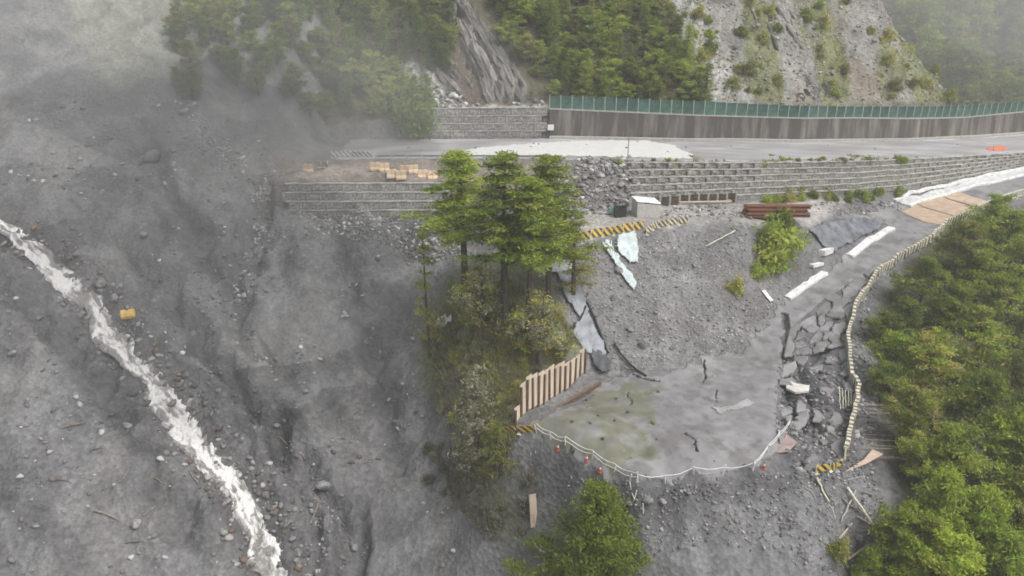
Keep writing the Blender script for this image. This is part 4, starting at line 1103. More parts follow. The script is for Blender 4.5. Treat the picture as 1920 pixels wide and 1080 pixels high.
# cream and orange water barriers on the brown shelf
M_OR = mat('cream_orange_plastic', (.66, .50, .33), .55, .15, 1.2, .05, objvar=.15)
def wb_mesh():
    mb = MB(); pr = [(-.30, 0), (.30, 0), (.30, .22), (.15, .45), (.12, .95), (-.12, .95), (-.15, .45), (-.30, .22)]
    n = len(pr)
    for x0, x1 in ((-.66, -.02), (.02, .66)):
        V = [(x0, y, z) for y, z in pr] + [(x1, y, z) for y, z in pr]
        mb.add(V, [(i, i + n, (i + 1) % n + n, (i + 1) % n) for i in range(n)] + [tuple(range(n)), tuple(range(n, 2 * n))[::-1]])
    return mb.mesh('barrier_body', M_OR)
wbm = wb_mesh(); capb = MB(); capb.tube([(-.35, 0, .95), (-.35, 0, 1.0)], .07, 6); capb.tube([(.35, 0, .95), (.35, 0, 1.0)], .07, 6); capm = capb.mesh('filler_cap', M_WHITE)
WBL = ['cream barrier block alone at the left end of shelf', 'first faded barrier block of the pair behind on shelf', 'second faded barrier block of the pair behind on shelf', 'front cream barrier block, left one of the front pair', 'front cream barrier block, right one of the front pair',
       'pinkish barrier block, first of the rear right pair', 'orange tinted barrier block, second of the rear right pair', 'yellowish barrier block near the tall trees', 'yellowish barrier block partly behind the tree foliage']
for (px, py), lab in zip([(579,323),(704,320),(721,322),(735,338),(752,338),(760,325),(775,325),(793,334),(811,336)], WBL):
    p = hit(px, py); r = empty('water_barrier', p, random.uniform(-.35, .35)); tag(r, lab, 'barrier block', 'barrier blocks on the brown shelf')
    bb = inst('barrier_body', wbm, parent=r, scl=(1, 1.1, 1.15)); inst('filler_cap', capm, parent=bb)
# yellow drum beside the stream
p = hit(241, 596); r = empty('fuel_tank', p, .4); tag(r, 'yellow battered tank half sunk beside the white stream', 'tank')
mb = MB(); mb.tube([(-.85, 0, .45), (-.75, 0, .45), (-.7, 0, .45), (.7, 0, .45), (.75, 0, .45), (.85, 0, .45)], .6, 12, taper=[.35, .55, .62, .62, .55, .35]); mb.build('tank_body', mat('yellow_paint', (.70, .45, .12), .5, .2, 1.5, .1), r, smooth=False)
for x in (-.45, .45):
    mb = MB(); mb.box((x, 0, -.02), (.14, 1.0, .3)); mb.build('foot', M_BRN, r)
mb = MB(); mb.tube([(0, 0, 1.05), (0, 0, 1.18)], .16, 8); mb.build('cap', M_BRN, r)
# driftwood on the slide and timber at the torn edge
M_DRIFT = mat('grey_driftwood', (.26, .22, .18), .85, .3, 3, .3, stretch=(.4, 1, 1), objvar=.25)
def stick(label, px, py, Lpx, ang, r, group, name='driftwood', cat='driftwood', material=None):
    p = hit(px, py); s = 1 / scale_at(p); dx, dy = math.cos(ang) * Lpx / 2, -math.sin(ang) * Lpx / 2
    a, b = hit(px - dx, py - dy), hit(px + dx, py + dy); c = (a + b) / 2; up = np.array((0, 0, r * 1.1 + .05))
    mb = MB(); P = [a - c + up, (a - c) * .3 + up + rs.uniform(-.05, .12), (b - c) * .5 + up + rs.uniform(-.05, .1), b - c + up]
    mb.tube(P, r, 6, taper=[r, r * .95, r * .8, r * .45])
    q = Vector(P[1]); mb.tube([q, q + Vector((rs.uniform(-.4, .4), rs.uniform(-.3, .3), .35))], r * .4, 5, taper=[r * .4, r * .15])
    o = mb.build(name, material or M_DRIFT); o.location = tuple(float(v) for v in c); tag(o, label, cat, group)
for (px, py, L_, a, r) in [(140,800,46,.25,.1),(200,970,50,-.4,.11),(235,895,34,1.0,.09),(180,845,24,.3,.08),(280,960,30,.7,.09),(300,905,26,-.5,.07),(365,900,30,-1.0,.1),(120,905,28,-.2,.07),(560,850,40,-.8,.1),(590,965,44,1.2,.11),(650,1000,36,-1.1,.09),(470,640,28,-.9,.08),(400,600,22,.6,.07),(530,830,26,-.7,.08),(690,870,20,.2,.07),(250,1020,30,.1,.08)]:
    stick('weathered grey log lying on the slide scar', px, py, L_, a, r, 'logs on the slide scar')
for (px, py, L_, a, r) in [(1545,925,40,-1.0,.07),(1600,955,60,-.7,.08),(1625,985,46,-.5,.09),(1585,1000,40,.9,.09),(1650,1000,44,-1.0,.08),(1610,1040,50,.6,.1),(1640,940,52,-.6,.06),(1560,965,36,-1.2,.06),(1660,915,56,-.45,.06),(1600,900,38,.2,.05),(1655,1065,40,.3,.09),(1520,930,30,-.9,.05)]:
    stick('pale broken timber in the debris below the torn road edge', px, py, L_, a, r, 'timber below the torn edge', 'broken_timber', 'timber', rs.choice([M_DRIFT, M_PALEW, M_COPE]))

# ------------------------------------------------------------------ rocks
PHI = (1 + 5 ** .5) / 2
ICO_V = np.array([(-1, PHI, 0), (1, PHI, 0), (-1, -PHI, 0), (1, -PHI, 0), (0, -1, PHI), (0, 1, PHI), (0, -1, -PHI), (0, 1, -PHI), (PHI, 0, -1), (PHI, 0, 1), (-PHI, 0, -1), (-PHI, 0, 1)]) / 1.902
ICO_F = np.array([(0, 11, 5), (0, 5, 1), (0, 1, 7), (0, 7, 10), (0, 10, 11), (1, 5, 9), (5, 11, 4), (11, 10, 2), (10, 7, 6), (7, 1, 8), (3, 9, 4), (3, 4, 2), (3, 2, 6), (3, 6, 8), (3, 8, 9), (4, 9, 5), (2, 4, 11), (6, 2, 10), (8, 6, 7), (9, 8, 1)])
def scatter_rubble(name, label, polys, n, smin, smax, cols, power=2.6, yr=(40, 160), cond=None, seed=1, flat=.62, noise_thr=None):
    r = np.random.default_rng(seed)
    P = np.concatenate([np.array([hit(*q)[:2] for q in poly]) for poly in polys])
    xs = r.uniform(P[:, 0].min() - 1, P[:, 0].max() + 1, n * 6); ys = r.uniform(max(yr[0], P[:, 1].min() - 1), min(yr[1], P[:, 1].max() + 1), n * 6)
    zs = hgt(xs, ys); px, py = project(xs, ys, zs)
    ok = np.zeros(len(xs), bool)
    for poly in polys: ok |= inpoly(px + 14 * fbm(xs / 2, ys / 2, 3), py + 14 * fbm(xs / 2 + 33, ys / 2, 3), poly)
    if noise_thr is not None: ok &= fbm(xs / 4 + 12, ys / 4, 4) > noise_thr
    if cond is not None: ok &= cond(xs, ys, px, py)
    k = np.flatnonzero(ok)[:n]; xs, ys, zs = xs[k], ys[k], zs[k]; n = len(k)
    s = smin + (smax - smin) * r.random(n) ** power
    V = ICO_V[None] * (1 + .32 * r.uniform(-1, 1, (n, 12, 1)))
    V = V * (np.array((1, .8, flat))[None, None] * (1 + .35 * r.uniform(-1, 1, (n, 1, 3)))) * s[:, None, None]
    a = r.uniform(0, 6.28, n); c, si = np.cos(a)[:, None], np.sin(a)[:, None]
    tl = r.uniform(-.5, .5, n)[:, None]
    V = np.stack([V[..., 0] * c - V[..., 1] * si, V[..., 0] * si + V[..., 1] * c, V[..., 2] + V[..., 0] * tl], -1)
    V += np.stack([xs, ys, zs + s * .18], -1)[:, None]
    F = (ICO_F[None] + 12 * np.arange(n)[:, None, None]).reshape(-1, 3)
    pc = np.array(cols)[r.integers(0, len(cols), n)] * r.uniform(.75, 1.2, (n, 1))
    col = np.repeat(pc, 12, 0)
    o = bpy.data.objects.new(name, np_mesh(name, V.reshape(-1, 3), F, vcol_mat('loose_stone', .85, spec=.25), False, np.clip(col, 0, .9)))
    tag(link(o), label, None, None, 'stuff')
    return o
GREYS = [(.20, .20, .20), (.26, .255, .25), (.13, .128, .126), (.36, .355, .345), (.18, .17, .155)]
LIGHT = [(.40, .395, .38), (.27, .265, .255), (.55, .54, .52), (.19, .185, .18)]
scar_px = [(-20,250),(160,180),(420,200),(560,320),(560,410),(820,420),(800,520),(790,700),(840,850),(930,1000),(980,1100),(-40,1100)]
scatter_rubble('scar_rubble', 'loose grey stones strewn over the slide scar', [scar_px], 3800, .035, .42, GREYS + GREYS + LIGHT, 8, seed=3, noise_thr=.02)
scatter_rubble('scree_rubble', 'loose grey stones on the scree above the platform', [scree_px], 13000, .03, .2, GREYS + GREYS[:2] + LIGHT[:2], 7, seed=4)
scatter_rubble('front_rubble', 'fine grey rubble on the slope below the platform', [front_px], 6500, .025, .2, GREYS, 8, seed=5, yr=(40, 62))
scatter_rubble('torn_edge_rubble', 'broken asphalt and stones along the torn road edge', [BROKEN_PX], 3000, .04, .34, GREYS, 4, seed=6)
scatter_rubble('collapse_rubble', 'spilled gabion stones and rubble on the collapsed bank', [[(1050,300),(1190,300),(1195,385),(1180,400),(1080,410),(1040,395)]], 1700, .06, .5, GREYS + LIGHT, 3.5, seed=7)
scatter_rubble('debris_fan', 'pale rubble spread below the hazy gabion wall', [[(545,385),(820,395),(820,440),(880,470),(800,500),(700,450),(580,440)]], 2600, .05, .36, LIGHT + GREYS[:2], 4, seed=8)
scatter_rubble('chute_rubble', 'pale rockfall debris under the outcrop behind the upper road', [chute_px], 1500, .08, .6, LIGHT, 4, seed=9, yr=(110, 160), cond=lambda x, y, px, py: y > yf(x) + 2.9)
scatter_rubble('spur_scree', 'grey scree and stones on the bare spur above the fence', [band_px, spur_px], 7000, .045, .36, GREYS[:2] + LIGHT[:2] + [(.27, .24, .19), (.3, .27, .2), (.4, .39, .37)], 6, seed=10, yr=(120, 172))
scatter_rubble('slide_trail', 'pale stones in a thin trail down the slide scar', [[(470,330),(510,330),(505,420),(470,520),(445,620),(430,620),(440,530),(475,420)], [(330,195),(350,190),(470,300),(440,330),(370,260)]], 700, .08, .38, LIGHT, 2.5, seed=12)
scatter_rubble('road_grit', 'small stones scattered on the platform and lower road', [ROAD_PX], 500, .03, .13, GREYS + LIGHT, 2.5, seed=13)
bank_px = [(STREAM_PX[i][0], STREAM_PX[i][1]) for i in range(1, len(STREAM_PX) - 1)]
def near_stream(x, y, px, py):
    D = polydist(x, y, STREAM); return (D > 1.2) & (D < 3.4)
scatter_rubble('stream_bank_stones', 'wet stones along both banks of the white stream', [[(a - 70, b) for a, b in bank_px] + [(a + 70, b) for a, b in bank_px[::-1]]], 1500, .07, .5, GREYS + [(.16, .12, .10)], 2.6, cond=near_stream, seed=14)
scatter_rubble('road_dirt', 'clods and stones dropped on the upper road', [[(700,268),(1340,266),(1900,256),(1900,262),(1340,286),(1000,298),(700,298)]], 260, .04, .3, GREYS + LIGHT, 4, seed=16, yr=(100, 150))
scatter_rubble('bench_debris', 'stones and broken lumps on the bench below the gabions', [[(1230,385),(1420,385),(1420,420),(1240,415)], [(1520,380),(1690,370),(1690,400),(1560,405)]], 420, .06, .4, LIGHT + GREYS, 3, seed=15)

def boulder_mesh(seed, cut=5):
    """an angular block: a cube-sphere sliced by a few random planes"""
    r = np.random.default_rng(seed)
    V = [tuple(v) for v in ICO_V]; F = [tuple(f) for f in ICO_F]
    for _ in range(1):
        mid = {}; nf = []
        V = list(V)
        def m(a, b):
            k = (min(a, b), max(a, b))
            if k not in mid:
                p = (np.array(V[a]) + np.array(V[b])) / 2; V.append(tuple(p / np.linalg.norm(p))); mid[k] = len(V) - 1
            return mid[k]
        for a, b, c in F:
            x, y, z = m(a, b), m(b, c), m(c, a); nf += [(a, x, z), (b, y, x), (c, z, y), (x, y, z)]
        F = nf
    V = np.array(V)
    for _ in range(9):
        n = r.normal(size=3); n /= np.linalg.norm(n); d = r.uniform(.5, .8)
        t = V @ n; V = V - np.maximum(t - d, 0)[:, None] * n
    V *= np.array((1, r.uniform(.65, .9), r.uniform(.5, .75)))
    return np_mesh('boulder', V, np.array(F), mat('grey_boulder', (.25, .247, .245), .85, .3, 2.0, .5, 6, objvar=.3))
BOUL = [boulder_mesh(40 + k) for k in range(7)]
def boulders(label, group, spots, jitter=0):
    for px, py, d in spots:
        p = hit(px, py); s = d / 2 / scale_at(p)
        o = inst('boulder', random.choice(BOUL), p + [0, 0, s * .2], (random.uniform(-.4, .4), random.uniform(-.4, .4), random.uniform(0, 6)), (s, s * random.uniform(.8, 1.1), s))
        tag(o, label, 'boulder', group)
rs = random.Random(5)
def near_gully(x, y, px, py):
    D = np.minimum.reduce([polydist(x, y, g) for g in GULLIES]); return (D < 2.4) & (fbm(x / 2.5, y / 2.5, 3) > -.05)
scatter_rubble('gully_clods', 'dark clods and stones along the gullies of the slide scar', [[(300,570),(520,330),(520,420),(480,640),(700,1060),(560,1080),(330,640)]], 1700, .05, .36, [(.11, .11, .112), (.15, .148, .148), (.19, .188, .186), (.27, .265, .26)], 3.5, cond=near_gully, seed=17)
boulders('dark angular boulder lying on the slide scar', 'boulders on the slide scar', [(345,215,22),(285,300,50),(240,800,22),(255,985,34),(50,860,14),(155,205,16),(75,600,18),(25,665,20),(270,445,20),(610,920,40),(520,800,18),(640,930,14),(100,290,14),(230,310,12),(410,735,14),(560,660,14),(700,620,10),(665,1030,22),(320,660,14),(820,920,14),(60,940,12)])
boulders('brown stained boulder at the edge of the white stream', 'boulders beside the stream', [(125,520,16),(190,535,30),(215,560,20),(150,595,18),(325,760,22),(320,800,18),(300,690,14),(425,945,24),(500,930,26),(440,920,18),(540,985,20),(545,960,18),(465,1010,16),(560,1040,22),(380,745,14),(415,800,14),(420,840,16),(260,640,14)])
boulders('wet dark boulder breaking the white water of the stream', 'boulders in the stream', [(62,452,12),(118,500,14),(160,548,16),(205,612,12),(262,668,14),(300,722,14),(352,770,16),(385,835,16),(404,868,12),(450,915,14),(474,968,14),(505,1040,18),(525,1062,14)])
boulders('grey boulder half buried in the scree above the platform', 'boulders in the scree', [(1205,650,26),(1330,600,14),(1150,560,16),(1270,540,12),(1390,580,14),(1300,500,14),(1180,620,18),(1230,590,12),(1420,620,16),(1360,640,14),(1160,510,24),(1260,655,14)])
boulders('loose grey block on the collapsed gabion bank', 'blocks on the collapsed bank', [(1090,352,20),(1130,330,14),(1165,350,24),(1180,372,14),(1110,395,12),(1150,315,12),(1200,402,12),(1080,325,14),(1240,408,10)])
boulders('rounded block on the rubble slope below the platform', 'blocks below the platform', [(1210,940,34),(1240,945,24),(1180,950,20),(1290,930,18),(1380,980,12),(1480,975,14),(1610,1015,26),(1590,990,20),(1640,1030,24),(1675,1040,18)])
boulders('pale rock on the bare spur above the fence', 'rocks on the bare spur', [(1420,50,16),(1480,120,14),(1440,170,14),(1560,140,14),(1640,80,14),(1380,90,16),(1700,150,12),(1520,180,10),(1345,60,16),(1300,30,14)])

# dipping rock beds of the outcrop
def slab_rock(seed):
    r = random.Random(seed); mb = MB(); n = 7
    ring = lambda t: [(t, -.5 + r.uniform(-.15, .1), -.6), (t, .5 + r.uniform(-.1, .2), -.6), (t, .45 + r.uniform(-.2, .1), .3 + r.uniform(-.15, .2)), (t, -.1 + r.uniform(-.2, .2), .5 + r.uniform(-.15, .2)), (t, -.5 + r.uniform(-.1, .2), .25 + r.uniform(-.2, .2))]
    V = [p for k in range(n) for p in ring(k / (n - 1))]
    for i in range(5):
        for k in (0, (n - 1) * 5): x, y, z = V[k + i]; V[k + i] = (x, y * .4, z * .4 - .2)
    mb.add(V, [(k * 5 + j, k * 5 + (j + 1) % 5, (k + 1) * 5 + (j + 1) % 5, (k + 1) * 5 + j) for k in range(n - 1) for j in range(5)] + [(4, 3, 2, 1, 0), tuple((n - 1) * 5 + j for j in range(5))])
    return mb.mesh('rock_bed', mat('bedded_rock', (.19, .182, .168), .9, .42, 1.5, .7, 7, objvar=.5, stretch=(.4, 2, 2)))
SL = [slab_rock(k) for k in range(6)]
def beds(label, quad, n, wid, seed):
    r = random.Random(seed); (a, b, c, d) = [np.array(q, float) for q in quad]   # top-left, top-right, bottom-right, bottom-left
    base = hit(*((a + b + c + d) / 4)); root = empty('rock_outcrop', base); tag(root, label, 'rock outcrop')
    for k in range(n):
        u = r.random(); t0 = r.uniform(-.05, .8); t1 = min(1.02, t0 + r.uniform(.15, .45))
        P = hit(*((a + (b - a) * u) * (1 - t0) + (d + (c - d) * u) * t0)); Q = hit(*((a + (b - a) * u) * (1 - t1) + (d + (c - d) * u) * t1))
        dv = Vector(Q - P); w = wid * r.uniform(.6, 1.5)
        o = inst('rock_bed', r.choice(SL), Vector(P) - Vector(base), parent=root, scl=(dv.length, w, w * r.uniform(.7, 1.3)))
        o.rotation_mode = 'QUATERNION'; o.rotation_quaternion = dv.to_track_quat('X', 'Z') @ Matrix.Rotation(r.uniform(-.5, .5), 3, 'X').to_quaternion()
beds('tilted grey rock beds of the outcrop above the low gabion wall', [(842, 12), (882, 2), (1000, 186), (912, 190)], 54, .95, 1)
beds('thin tilted rock ledges low on the bare spur above the fence', [(1475, 145), (1540, 145), (1580, 190), (1500, 190)], 14, .5, 2)
beds('thin tilted rock ledges high on the bare spur', [(1400, 0), (1470, 0), (1540, 90), (1440, 100)], 16, .5, 3)
beds('broken dark rock ribs beside the pale chute', [(800, 110), (840, 100), (900, 180), (860, 190)], 16, .7, 4)

# ------------------------------------------------------------------ plants
def leaf_cloud(r, centers, per, spread, size, cols, flat=1.0, aspect=.5, up=.5, colvar=.25):
    """many leaf-sized faces round the twig ends"""
    n = len(centers) * per
    c = np.repeat(centers, per, 0)
    off = r.normal(size=(n, 3)) * spread * np.array((1, 1, flat))
    P = c + off
    nrm = r.normal(size=(n, 3)) + np.array((0, 0, up)); nrm /= np.linalg.norm(nrm, axis=1)[:, None]
    t = np.cross(nrm, r.normal(size=(n, 3))); t /= np.linalg.norm(t, axis=1)[:, None] + 1e-9
    b = np.cross(nrm, t)
    s = (size * r.uniform(.6, 1.4, n))[:, None]
    V = np.stack([P - t * s, P - b * s * aspect, P + t * s, P + b * s * aspect + nrm * s * .15], 1)
    k = np.repeat(r.integers(0, len(cols), len(centers)), per)
    col = np.array(cols)[k] * r.uniform(1 - colvar, 1 + colvar, (n, 1))
    return V.reshape(-1, 3), np.repeat(col, 4, 0)
def cloud_mesh(name, parts):
    V = np.concatenate([p[0] for p in parts]); c = np.concatenate([p[1] for p in parts])
    F = np.arange(len(V)).reshape(-1, 4)
    return np_mesh(name, V, F, vcol_mat('leaf', .6, spec=.25, transl=.48, objvar=.38), False, np.clip(c, 0, .6))
M_BARK = mat('bark', (.12, .095, .07), .9, .3, 4, .4, stretch=(2, 2, .4))
GREEN = [(0.267, 0.359, 0.052), (0.325, 0.391, 0.058), (0.223, 0.315, 0.046), (0.403, 0.454, 0.078), (0.29, 0.325, 0.065)]
FRESH = [(0.279, 0.379, 0.047), (0.335, 0.416, 0.052), (0.231, 0.325, 0.041), (0.39, 0.432, 0.068)]
OLIVE = [(0.366, 0.364, 0.091), (0.439, 0.41, 0.118), (0.292, 0.311, 0.075), (0.45, 0.442, 0.149)]
DARK = [(0.176, 0.252, 0.044), (0.208, 0.292, 0.049), (0.155, 0.212, 0.039)]
DRY = [(.27, .262, .175), (.31, .288, .20), (.225, .228, .15), (.19, .205, .12), (.34, .325, .25)]
def broad_tree(seed, cols, R=2.6, H=7.0, nl=20, per=46, leaf=.13, z0=.25, spread=.24):
    """broadleaf with ragged sprays: limbs at all heights, twigs along them, leaves in flat tufts"""
    r = np.random.default_rng(seed); mb = MB(); cen = []; kk = []
    lean = r.normal(size=2) * .25
    mb.tube([(0, 0, -.4), (lean[0] * .3, lean[1] * .3, H * .3), (lean[0], lean[1], H * .65), (lean[0] * 1.2, lean[1] * 1.2, H * .93)], .15, 7, taper=[.23, .17, .1, .03])
    for k in range(nl):
        t = z0 + (.97 - z0) * ((k + r.random()) / nl); z = H * t; a = 2.4 * k + r.uniform(-.6, .6)
        l = R * r.uniform(.35, 1.35) * (1 - .72 * max(0, (t - .45) / .55) ** 1.6) * (.62 + .38 * min(1, t / .4))
        el = r.uniform(.0, .55) + .5 * t
        o = np.array((lean[0] * t, lean[1] * t, z * .92)); d = np.array((math.cos(a) * math.cos(el), math.sin(a) * math.cos(el), math.sin(el) * .75)); tip = o + d * l
        mb.tube([o, o + d * l * .5 + np.array((0, 0, .08)), tip], .05, 5, taper=[.07, .045, .015])
        side = np.array((-math.sin(a), math.cos(a), 0)); m = int(5 + 4 * l)
        for q in range(m):
            f = r.uniform(.32, 1.05); w = l * .34 * (1.15 - .6 * f)
            cen.append(o + d * l * f + side * r.normal() * w + np.array((0, 0, r.normal() * .12 * l + .05)))
    crown = cloud_mesh('crown', [leaf_cloud(r, np.array(cen), per, spread, leaf, cols, flat=.42, aspect=.36, up=1.3, colvar=.32)])
    return mb.mesh('trunk', M_BARK), crown, R, H
def conifer(seed, cols, R=2.4, H=10.0, z0=.22, tiers=15, leaf=.15, per=34, droop=.18, gap=0.0):
    """tiered evergreen: whorls of flat sprays on a straight trunk"""
    r = np.random.default_rng(seed); cen = []; mb = MB()
    mb.tube([(0, 0, -.4), (.04, 0, H * .35), (-.03, .05, H * .7), (0, 0, H)], .15, 7, taper=[.24, .17, .1, .03])
    for k in range(tiers):
        t = k / (tiers - 1); z = H * (z0 + (1 - z0) * t); L_ = R * (1 - t) ** .75 * r.uniform(.75, 1.1) + .25
        nb = r.integers(5, 8)
        for j in range(nb):
            if r.random() < gap: continue
            a = 6.28 * (j + r.uniform(-.3, .3)) / nb + k; l = L_ * r.uniform(.6, 1.15)
            tip = np.array((math.cos(a) * l, math.sin(a) * l, z - droop * l + .12 * l * l / max(R, .1)))
            mb.tube([(0, 0, z - .1), tip * np.array((.5, .5, 1)) + np.array((0, 0, .1)), tip], .03, 4, taper=[.05, .03, .012])
            m = max(3, int(l * 3.4))
            for q in range(m):
                f = (q + 1) / m
                if f < .22: continue
                w = .32 * (1 - .5 * f)
                cen.append(np.array((tip[0] * f, tip[1] * f, z + (tip[2] - z) * f)) + r.normal(size=3) * np.array((w, w, .08)))
    cen = np.array(cen)
    return mb.mesh('trunk', M_BARK), cloud_mesh('crown', [leaf_cloud(r, cen, per, .24, leaf, cols, flat=.45, aspect=.28, up=1.0)]), R, H
def shrub(seed, cols, R=1.1, H=1.5, nt=42, per=42, leaf=.12, twigs=14):
    r = np.random.default_rng(seed)
    d = r.normal(size=(nt, 3)); d /= np.linalg.norm(d, axis=1)[:, None]; d[:, 2] = np.abs(d[:, 2])
    lump = 1 + .3 * np.sin(3 * np.arctan2(d[:, 1], d[:, 0]) + seed)[:, None]
    cen = d * np.array((R, R, H)) * .85 * (r.random((nt, 1)) ** .45) * lump
    mb = MB()
    for k in range(twigs):
        q = cen[r.integers(0, nt)]; mb.tube([(r.uniform(-.1, .1), r.uniform(-.1, .1), -.15), q * np.array((.4, .4, .6)), q * 1.1], .03, 4, taper=[.04, .025, .01])
    return mb.mesh('stem', M_BARK), cloud_mesh('foliage', [leaf_cloud(r, cen, per, .2, leaf, cols)]), R, H
def place(proto, name, label, cat, loc, s=1.0, sz=None, group=None, lean=0.0, names=('trunk', 'crown')):
    root = empty(name, loc, random.uniform(0, 6.28)); tag(root, label, cat, group)
    root.scale = (s, s, sz or s)
    if lean: root.rotation_euler = (random.uniform(-lean, lean), random.uniform(-lean, lean), root.rotation_euler[2])
    inst(names[0], proto[0], parent=root); inst(names[1], proto[1], parent=root)
    return root
BROAD = [broad_tree(60 + k, [GREEN + FRESH, FRESH, GREEN + OLIVE[:1], FRESH + OLIVE, DARK + GREEN][k], nl=[17, 20, 15, 18, 16][k], z0=[.22, .3, .18, .25, .3][k]) for k in range(5)]
HILL = [broad_tree(70 + k, [GREEN, OLIVE + GREEN, GREEN + DARK, DARK, FRESH, DARK + OLIVE][k], [2.0, 1.8, 2.2, 1.7, 1.9, 2.0][k], [4.2, 4.8, 3.6, 5.2, 4.0, 4.4][k], [16, 15, 15, 18, 16, 15][k], 38, .13, .15, .22) for k in range(6)]
CONI = [conifer(80 + k, [FRESH, GREEN, DARK][k]) for k in range(3)]
CONI_S = [conifer(85 + k, [GREEN, DARK, DARK][k], 1.6, 6.0, .12, 12, .12, 26, .12, .1) for k in range(3)]
BUSH = [shrub(90 + k, [GREEN, OLIVE, FRESH, DARK][k]) for k in range(4)]
DRYB = [shrub(95 + k, DRY, 1.2, 1.7, 46, 30, .11, 26) for k in range(3)]
SN = ('stem', 'foliage')
def grow(label, cat, group, poly, protos, n, spacing, smin, smax, yr, seed, name, h=0.0, names=('trunk', 'crown'), cond=None, lean=.06, sink=.1):
    """plant at random places whose crown shows inside the pixel outline"""
    r = random.Random(seed); P = np.array([hit(*q, h)[:2] for q in poly]); done = []; tries = 0
    while len(done) < n and tries < n * 60:
        tries += 1
        x, y = r.uniform(P[:, 0].min() - 2, P[:, 0].max() + 2), r.uniform(max(yr[0], P[:, 1].min() - 2), min(yr[1], P[:, 1].max() + 4))
        z = float(hgt(x, y)); px, py = project(x, y, z + h)
        if not inpoly(np.array([px]), np.array([py]), poly)[0]: continue
        if any((x - a) ** 2 + (y - b) ** 2 < spacing ** 2 for a, b in done): continue
        if cond and not cond(x, y): continue
        done.append((x, y)); s = r.uniform(smin, smax); k = r.randrange(len(protos))
        place(protos[k], name, label(k, float(px), float(py)) if callable(label) else label, cat, (x, y, z - sink), s, s * r.uniform(.85, 1.15), group, lean, names)
    return len(done)
def pick(v, *cuts):
    for lim, word in cuts:
        if v < lim: return word
    return cuts[-1][1]
def lab_right(k, px, py):
    kind = ['bushy green tree', 'olive tinted tree', 'low spreading green tree', 'fresh yellow green tree', 'bushy green tree', 'small pointed conifer', 'small dark conifer'][k]
    return kind + ' ' + pick(py, (50, 'high'), (125, 'midway'), (999, 'low')) + ' on the wooded slope ' + pick(px, (1070, 'next to the rock outcrop'), (1140, 'right of the outcrop'), (1220, 'above the fence'), (9999, 'next to the scree band'))
def lab_left(k, px, py):
    kind = ['dark upright tree', 'bushy green tree', 'dark spreading tree', 'olive tinted tree', 'small pointed conifer', 'small dark conifer'][k]
    return kind + ' ' + pick(py, (50, 'high'), (125, 'midway'), (999, 'low')) + ' on the slope ' + pick(px, (600, 'half lost in the mist'), (680, 'at the edge of the mist'), (750, 'above the dark bush'), (9999, 'left of the outcrop'))
def lab_mist(k, px, py):
    return ['rounded', 'loose olive', 'spreading', 'upright', 'pale', 'dark'][k] + ' misty tree ' + pick(py, (40, 'high'), (110, 'midway'), (999, 'low')) + ' above the slide ' + pick(px, (400, 'beside the pale bare patch'), (480, 'in the thick of the mist'), (9999, 'towards the clear forest'))
def lab_spur(k, px, py):
    return ['green shrub', 'olive shrub', 'olive shrub'][k] + ' ' + pick(py, (50, 'high'), (120, 'midway'), (999, 'low')) + ' on the bare spur ' + pick(px, (1400, 'in the grey scree band'), (1500, 'right of the scree band'), (1600, 'in its middle'), (9999, 'near its right ridge'))
def lab_far(k, px, py):
    return ['broad', 'loose', 'small dark'][k] + ' hazy far tree ' + pick(py, (50, 'high'), (120, 'midway'), (999, 'low')) + ' beyond the spur ' + pick(px, (1760, 'behind its ridge'), (1850, 'in the middle'), (9999, 'at the right edge'))
def lab_brush(k, px, py):
    return ['dry tan shrub', 'dry brown shrub', 'straw coloured shrub', 'olive green shrub', 'olive green shrub'][k] + ' ' + pick(py, (640, 'under the tall trees'), (720, 'left of the plank fence'), (790, 'by the plank fence foot'), (9999, 'below the striped boards')) + pick(px, (870, ' towards the slide'), (940, ' in the middle'), (9999, ' on the inner side'))
def offroad(x, y): return y > float(yf(x)) + 2.2
n1 = grow(lab_right, 'tree', 'trees right of the outcrop', [(905,-70),(1215,-70),(1262,50),(1310,120),(1335,172),(1330,186),(1050,178),(1010,130),(950,60)], [HILL[0], HILL[1], HILL[2], HILL[4], HILL[0], CONI_S[0], CONI_S[1]], 130, 1.65, .5, 1.15, (122, 170), 1, 'hillside_tree', 1.8, cond=offroad)
n2 = grow(lab_left, 'tree', 'trees left of the outcrop', [(480,-70),(835,-70),(850,40),(850,110),(800,110),(745,110),(760,170),(800,190),(790,225),(700,235),(640,215),(600,120),(520,60)], [HILL[3], HILL[0], HILL[5], HILL[1], CONI_S[1], CONI_S[2]], 110, 1.8, .55, 1.2, (120, 170), 2, 'hillside_tree', 1.8, cond=offroad)
n3 = grow(lab_mist, 'tree', 'trees in the mist above the slide', [(325,-60),(500,-60),(600,110),(640,200),(560,200),(470,150),(420,165),(330,170)], HILL, 46, 2.3, .7, 1.1, (112, 170), 3, 'misty_tree', 1.8)
n4 = grow(lab_spur, 'shrub', 'shrubs on the bare spur', spur_px, [BUSH[0], BUSH[1], BUSH[1]], 60, 1.5, .5, 1.3, (128, 172), 4, 'hill_shrub', .4, SN, cond=lambda x, y: fbm(np.array([x / 6 + 55]), np.array([y / 12]), 4)[0] > .02)
n5 = grow(lab_far, 'tree', 'far trees beyond the spur', [(1640,-90),(1960,-90),(1960,215),(1790,200),(1740,120)], [BROAD[0], BROAD[2], HILL[3]], 110, 5.0, 1.5, 2.6, (185, 330), 5, 'far_tree', 6.0, cond=lambda x, y: x > 60)
n6 = grow('low shrub at the foot of the long gabion wall', 'shrub', 'shrubs along the gabion foot', [(1435,378),(1600,372),(1700,358),(1700,338),(1600,348),(1440,358)], BUSH, 26, .8, .55, .95, (90, 140), 6, 'wall_shrub', .5, SN)
